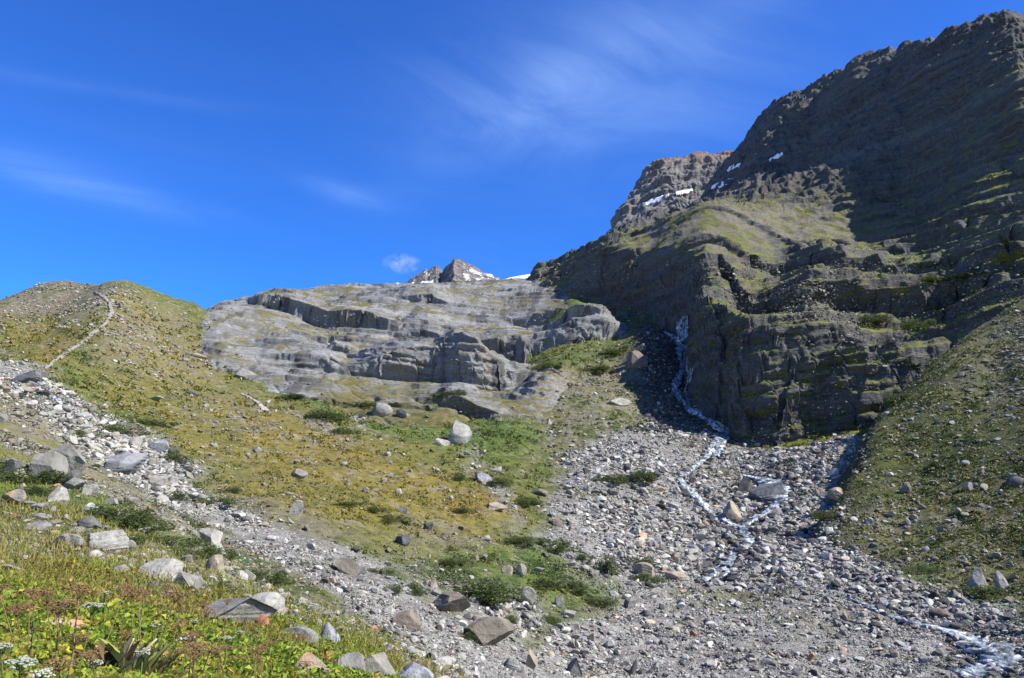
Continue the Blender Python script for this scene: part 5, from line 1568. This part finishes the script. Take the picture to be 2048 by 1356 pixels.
UMBELS = [(42,1328,46,3.3,"white flower umbel lowest at the left bottom corner"), (82,1350,36,3.0,"white flower umbel cut by the bottom border"), (186,1214,36,5.0,"white flower umbel above the orange pink boulder"),
          (4,1296,30,3.4,"white flower umbel cut by the left border"), (286,1306,26,4.6,"white flower umbel beside the long dry stalk"), (191,1326,24,4.0,"small white umbel in front of the rusty red rock"),
          (311,1250,16,5.6,"pale small umbel right of the broad leaved plant"), (372,1279,30,5.6,"flat white umbel in the middle of the leafy meadow"), (454,1277,20,6.6,"white umbel right of the flat one in the leafy meadow"),
          (480,1266,16,7.0,"cream umbel under the dark red stained rock"), (388,1244,14,8.0,"small white umbel in front of the layered ledge"), (673,1258,10,9.0,"left one of the tiny white umbels over the olive grass"),
          (683,1256,10,9.0,"right upper one of the tiny white umbels over the olive grass"), (684,1270,9,9.0,"lowest of the tiny white umbels over the olive grass"), (212,1186,14,6.4,"tiny grey white umbel left of the dark withered plant")]
for i, (uu, vv_, w, rr, lab) in enumerate(UMBELS):
    q, gz_ = at_range(uu, vv_, rr); hgt = max(q[2] - gz_, .16)
    o = make_umbel(w * rr / F_PX, hgt, True, 850 + i); o.location = (q[0], q[1], gz_); o.rotation_euler = (0, 0, i * 1.3)
    tag(o, lab, 'flower', 'white umbels in the front meadow')
gd = np.random.default_rng(89)
dried = [make_umbel(.13, .5, False, 870 + i) for i in range(4)]
DSPOT = [(300,1175,6.5,'behind the dark withered plant'), (120,1085,9,'in the brown patch under the grey rock shelf'), (400,1280,5.5,'right of the flat white umbel'), (520,1300,6.5,'beside the brown upright stone'), (60,1190,5.5,'above the reddish brown slab'), (150,1300,3.8,'in front of the orange pink boulder'), (440,1200,8.5,'before the layered grey ledge')]
first_d = set(); k_ = 0
for (bu, bv, br, where) in DSPOT:
    for j in range(9 if br > 4 else 3):
        uu = bu + gd.normal(0, 48); vv_ = bv + gd.normal(0, 16); rr = br * gd.uniform(.85, 1.15); q, gz_ = at_range(uu, vv_, rr)
        hgt = q[2] - gz_
        if hgt < .15 or hgt > .75: q[2] = gz_ + gd.uniform(.3, .5); hgt = q[2] - gz_
        pr = k_ % 4; o = dried[pr] if pr not in first_d else copy_tree(dried[pr]); first_d.add(pr); k_ += 1
        s = hgt / .5; o.location = (q[0], q[1], gz_); o.scale = (gd.uniform(.7, 1.3),) * 2 + (s,); o.rotation_euler = (gd.normal(0, .12), gd.normal(0, .12), gd.uniform(0, 6.28))
        tag(o, f"dried brown seed umbel {where}", 'dried flower', f"dried umbels {where}")


def make_broadleaf(seed, n, size, cols):
    g = np.random.default_rng(seed); o = empty("broad_leaved_plant", (0, 0, 0))
    for i in range(n):
        a = i * 2.4 + g.normal(0, .2); up = g.uniform(.75, 1.05); L = size * g.uniform(.65, 1.0); W = L * g.uniform(.085, .125)
        z0 = size * .3 * (i / n); dirh = np.array([math.cos(a), math.sin(a), 0]); side = np.array([-math.sin(a), math.cos(a), 0])
        V, ns = [], 9
        for k in range(ns):
            t = k / (ns - 1); wv = W * math.sin(math.pi * min(t * .92 + .06, 1)) ** .8
            c = dirh * L * (1.05 - .75 * up) * t * (1 + .4 * t) + np.array([0, 0, z0 + L * up * t * (1 - .38 * t * (1.3 - up))])
            for m_ in (-1, -.5, 0, .5, 1):
                V.append(c + side * wv * m_ + (np.array([0, 0, 1]) - dirh * .5) * abs(m_) * wv * .35 + np.array([0, 0, .006 * math.sin(m_ * 9 + t * 5)]))
        F_ = [(k * 5 + m_, k * 5 + m_ + 1, k * 5 + m_ + 6, k * 5 + m_ + 5) for k in range(ns - 1) for m_ in range(4)]
        cc = np.array(cols[i % len(cols)]); cv = np.repeat(cc[None], len(V), 0) * (1 + .18 * np.sin(np.arange(len(V)) % 5 * 2.6))[:, None] * g.uniform(.8, 1.15)
        mesh_np("leaf", np.array(V), np.array(F_), M_LEAF, True, cv, o)
    v, f = tube_mesh([(0, 0, -.02), (.01, 0, size * .3), (.02, .01, size * .62)], .014, .006, 6); mesh_np("stem", v, f, M_STEM, True, np.repeat(np.array([[.13, .13, .04]]), len(v), 0), o)
    return o


for (uu, vb, rr, n, size, cols, lab) in [
    (238, 1280, 5.6, 14, .44, [(.10, .065, .035), (.14, .09, .045), (.07, .06, .03), (.17, .15, .06)], "dark withered broad leaved plant beside the green one"),
    (282, 1284, 5.4, 18, .44, [(.13, .15, .045), (.19, .20, .05), (.24, .23, .05), (.16, .13, .05), (.11, .13, .04)], "green and yellow broad leaved plant with ribbed upright leaves"),
    (210, 1268, 5.5, 8, .22, [(.06, .15, .02), (.08, .19, .03)], "bright green leafy plant left of the dark withered one"),
    (512, 1322, 5.6, 7, .22, [(.10, .11, .03), (.17, .13, .05)], "low leafy plant before the brown upright stone"),
    (128, 1345, 3.2, 9, .17, [(.09, .21, .03), (.13, .26, .04)], "fresh light green plant at the bottom edge near the left umbels")]:
    q = P3(uu, vb, rr); o = make_broadleaf(int(uu), n, size, cols); o.location = (q[0], q[1], float(ground(q[0], q[1])))
    tag(o, lab, 'plant')
for (a, b, rr, lab) in [((240, 1340), (313, 1278), 4.4, "long pale dry stalk leaning over the leaves"), ((239, 1323), (265, 1301), 4.5, "short pale dry stalk left of the long one")]:
    A, B = P3(a[0], a[1], rr), P3(b[0], b[1], rr * .97)
    A[2] = max(A[2], float(ground(A[0], A[1])) + .04); B[2] = max(B[2], A[2] + .12)
    v, f = tube_mesh([A - A, (B - A) * .5 + np.array([0, 0, -.01]), B - A], .0075, .005, 6)
    o = mesh_np("dry_stalk", v, f, M_STEM, True, np.repeat(np.array([[.50, .42, .27]]), len(v), 0)); o.location = A
    tag(o, lab, 'dry stalk')
print("plants", round(time.time() - T0, 1))
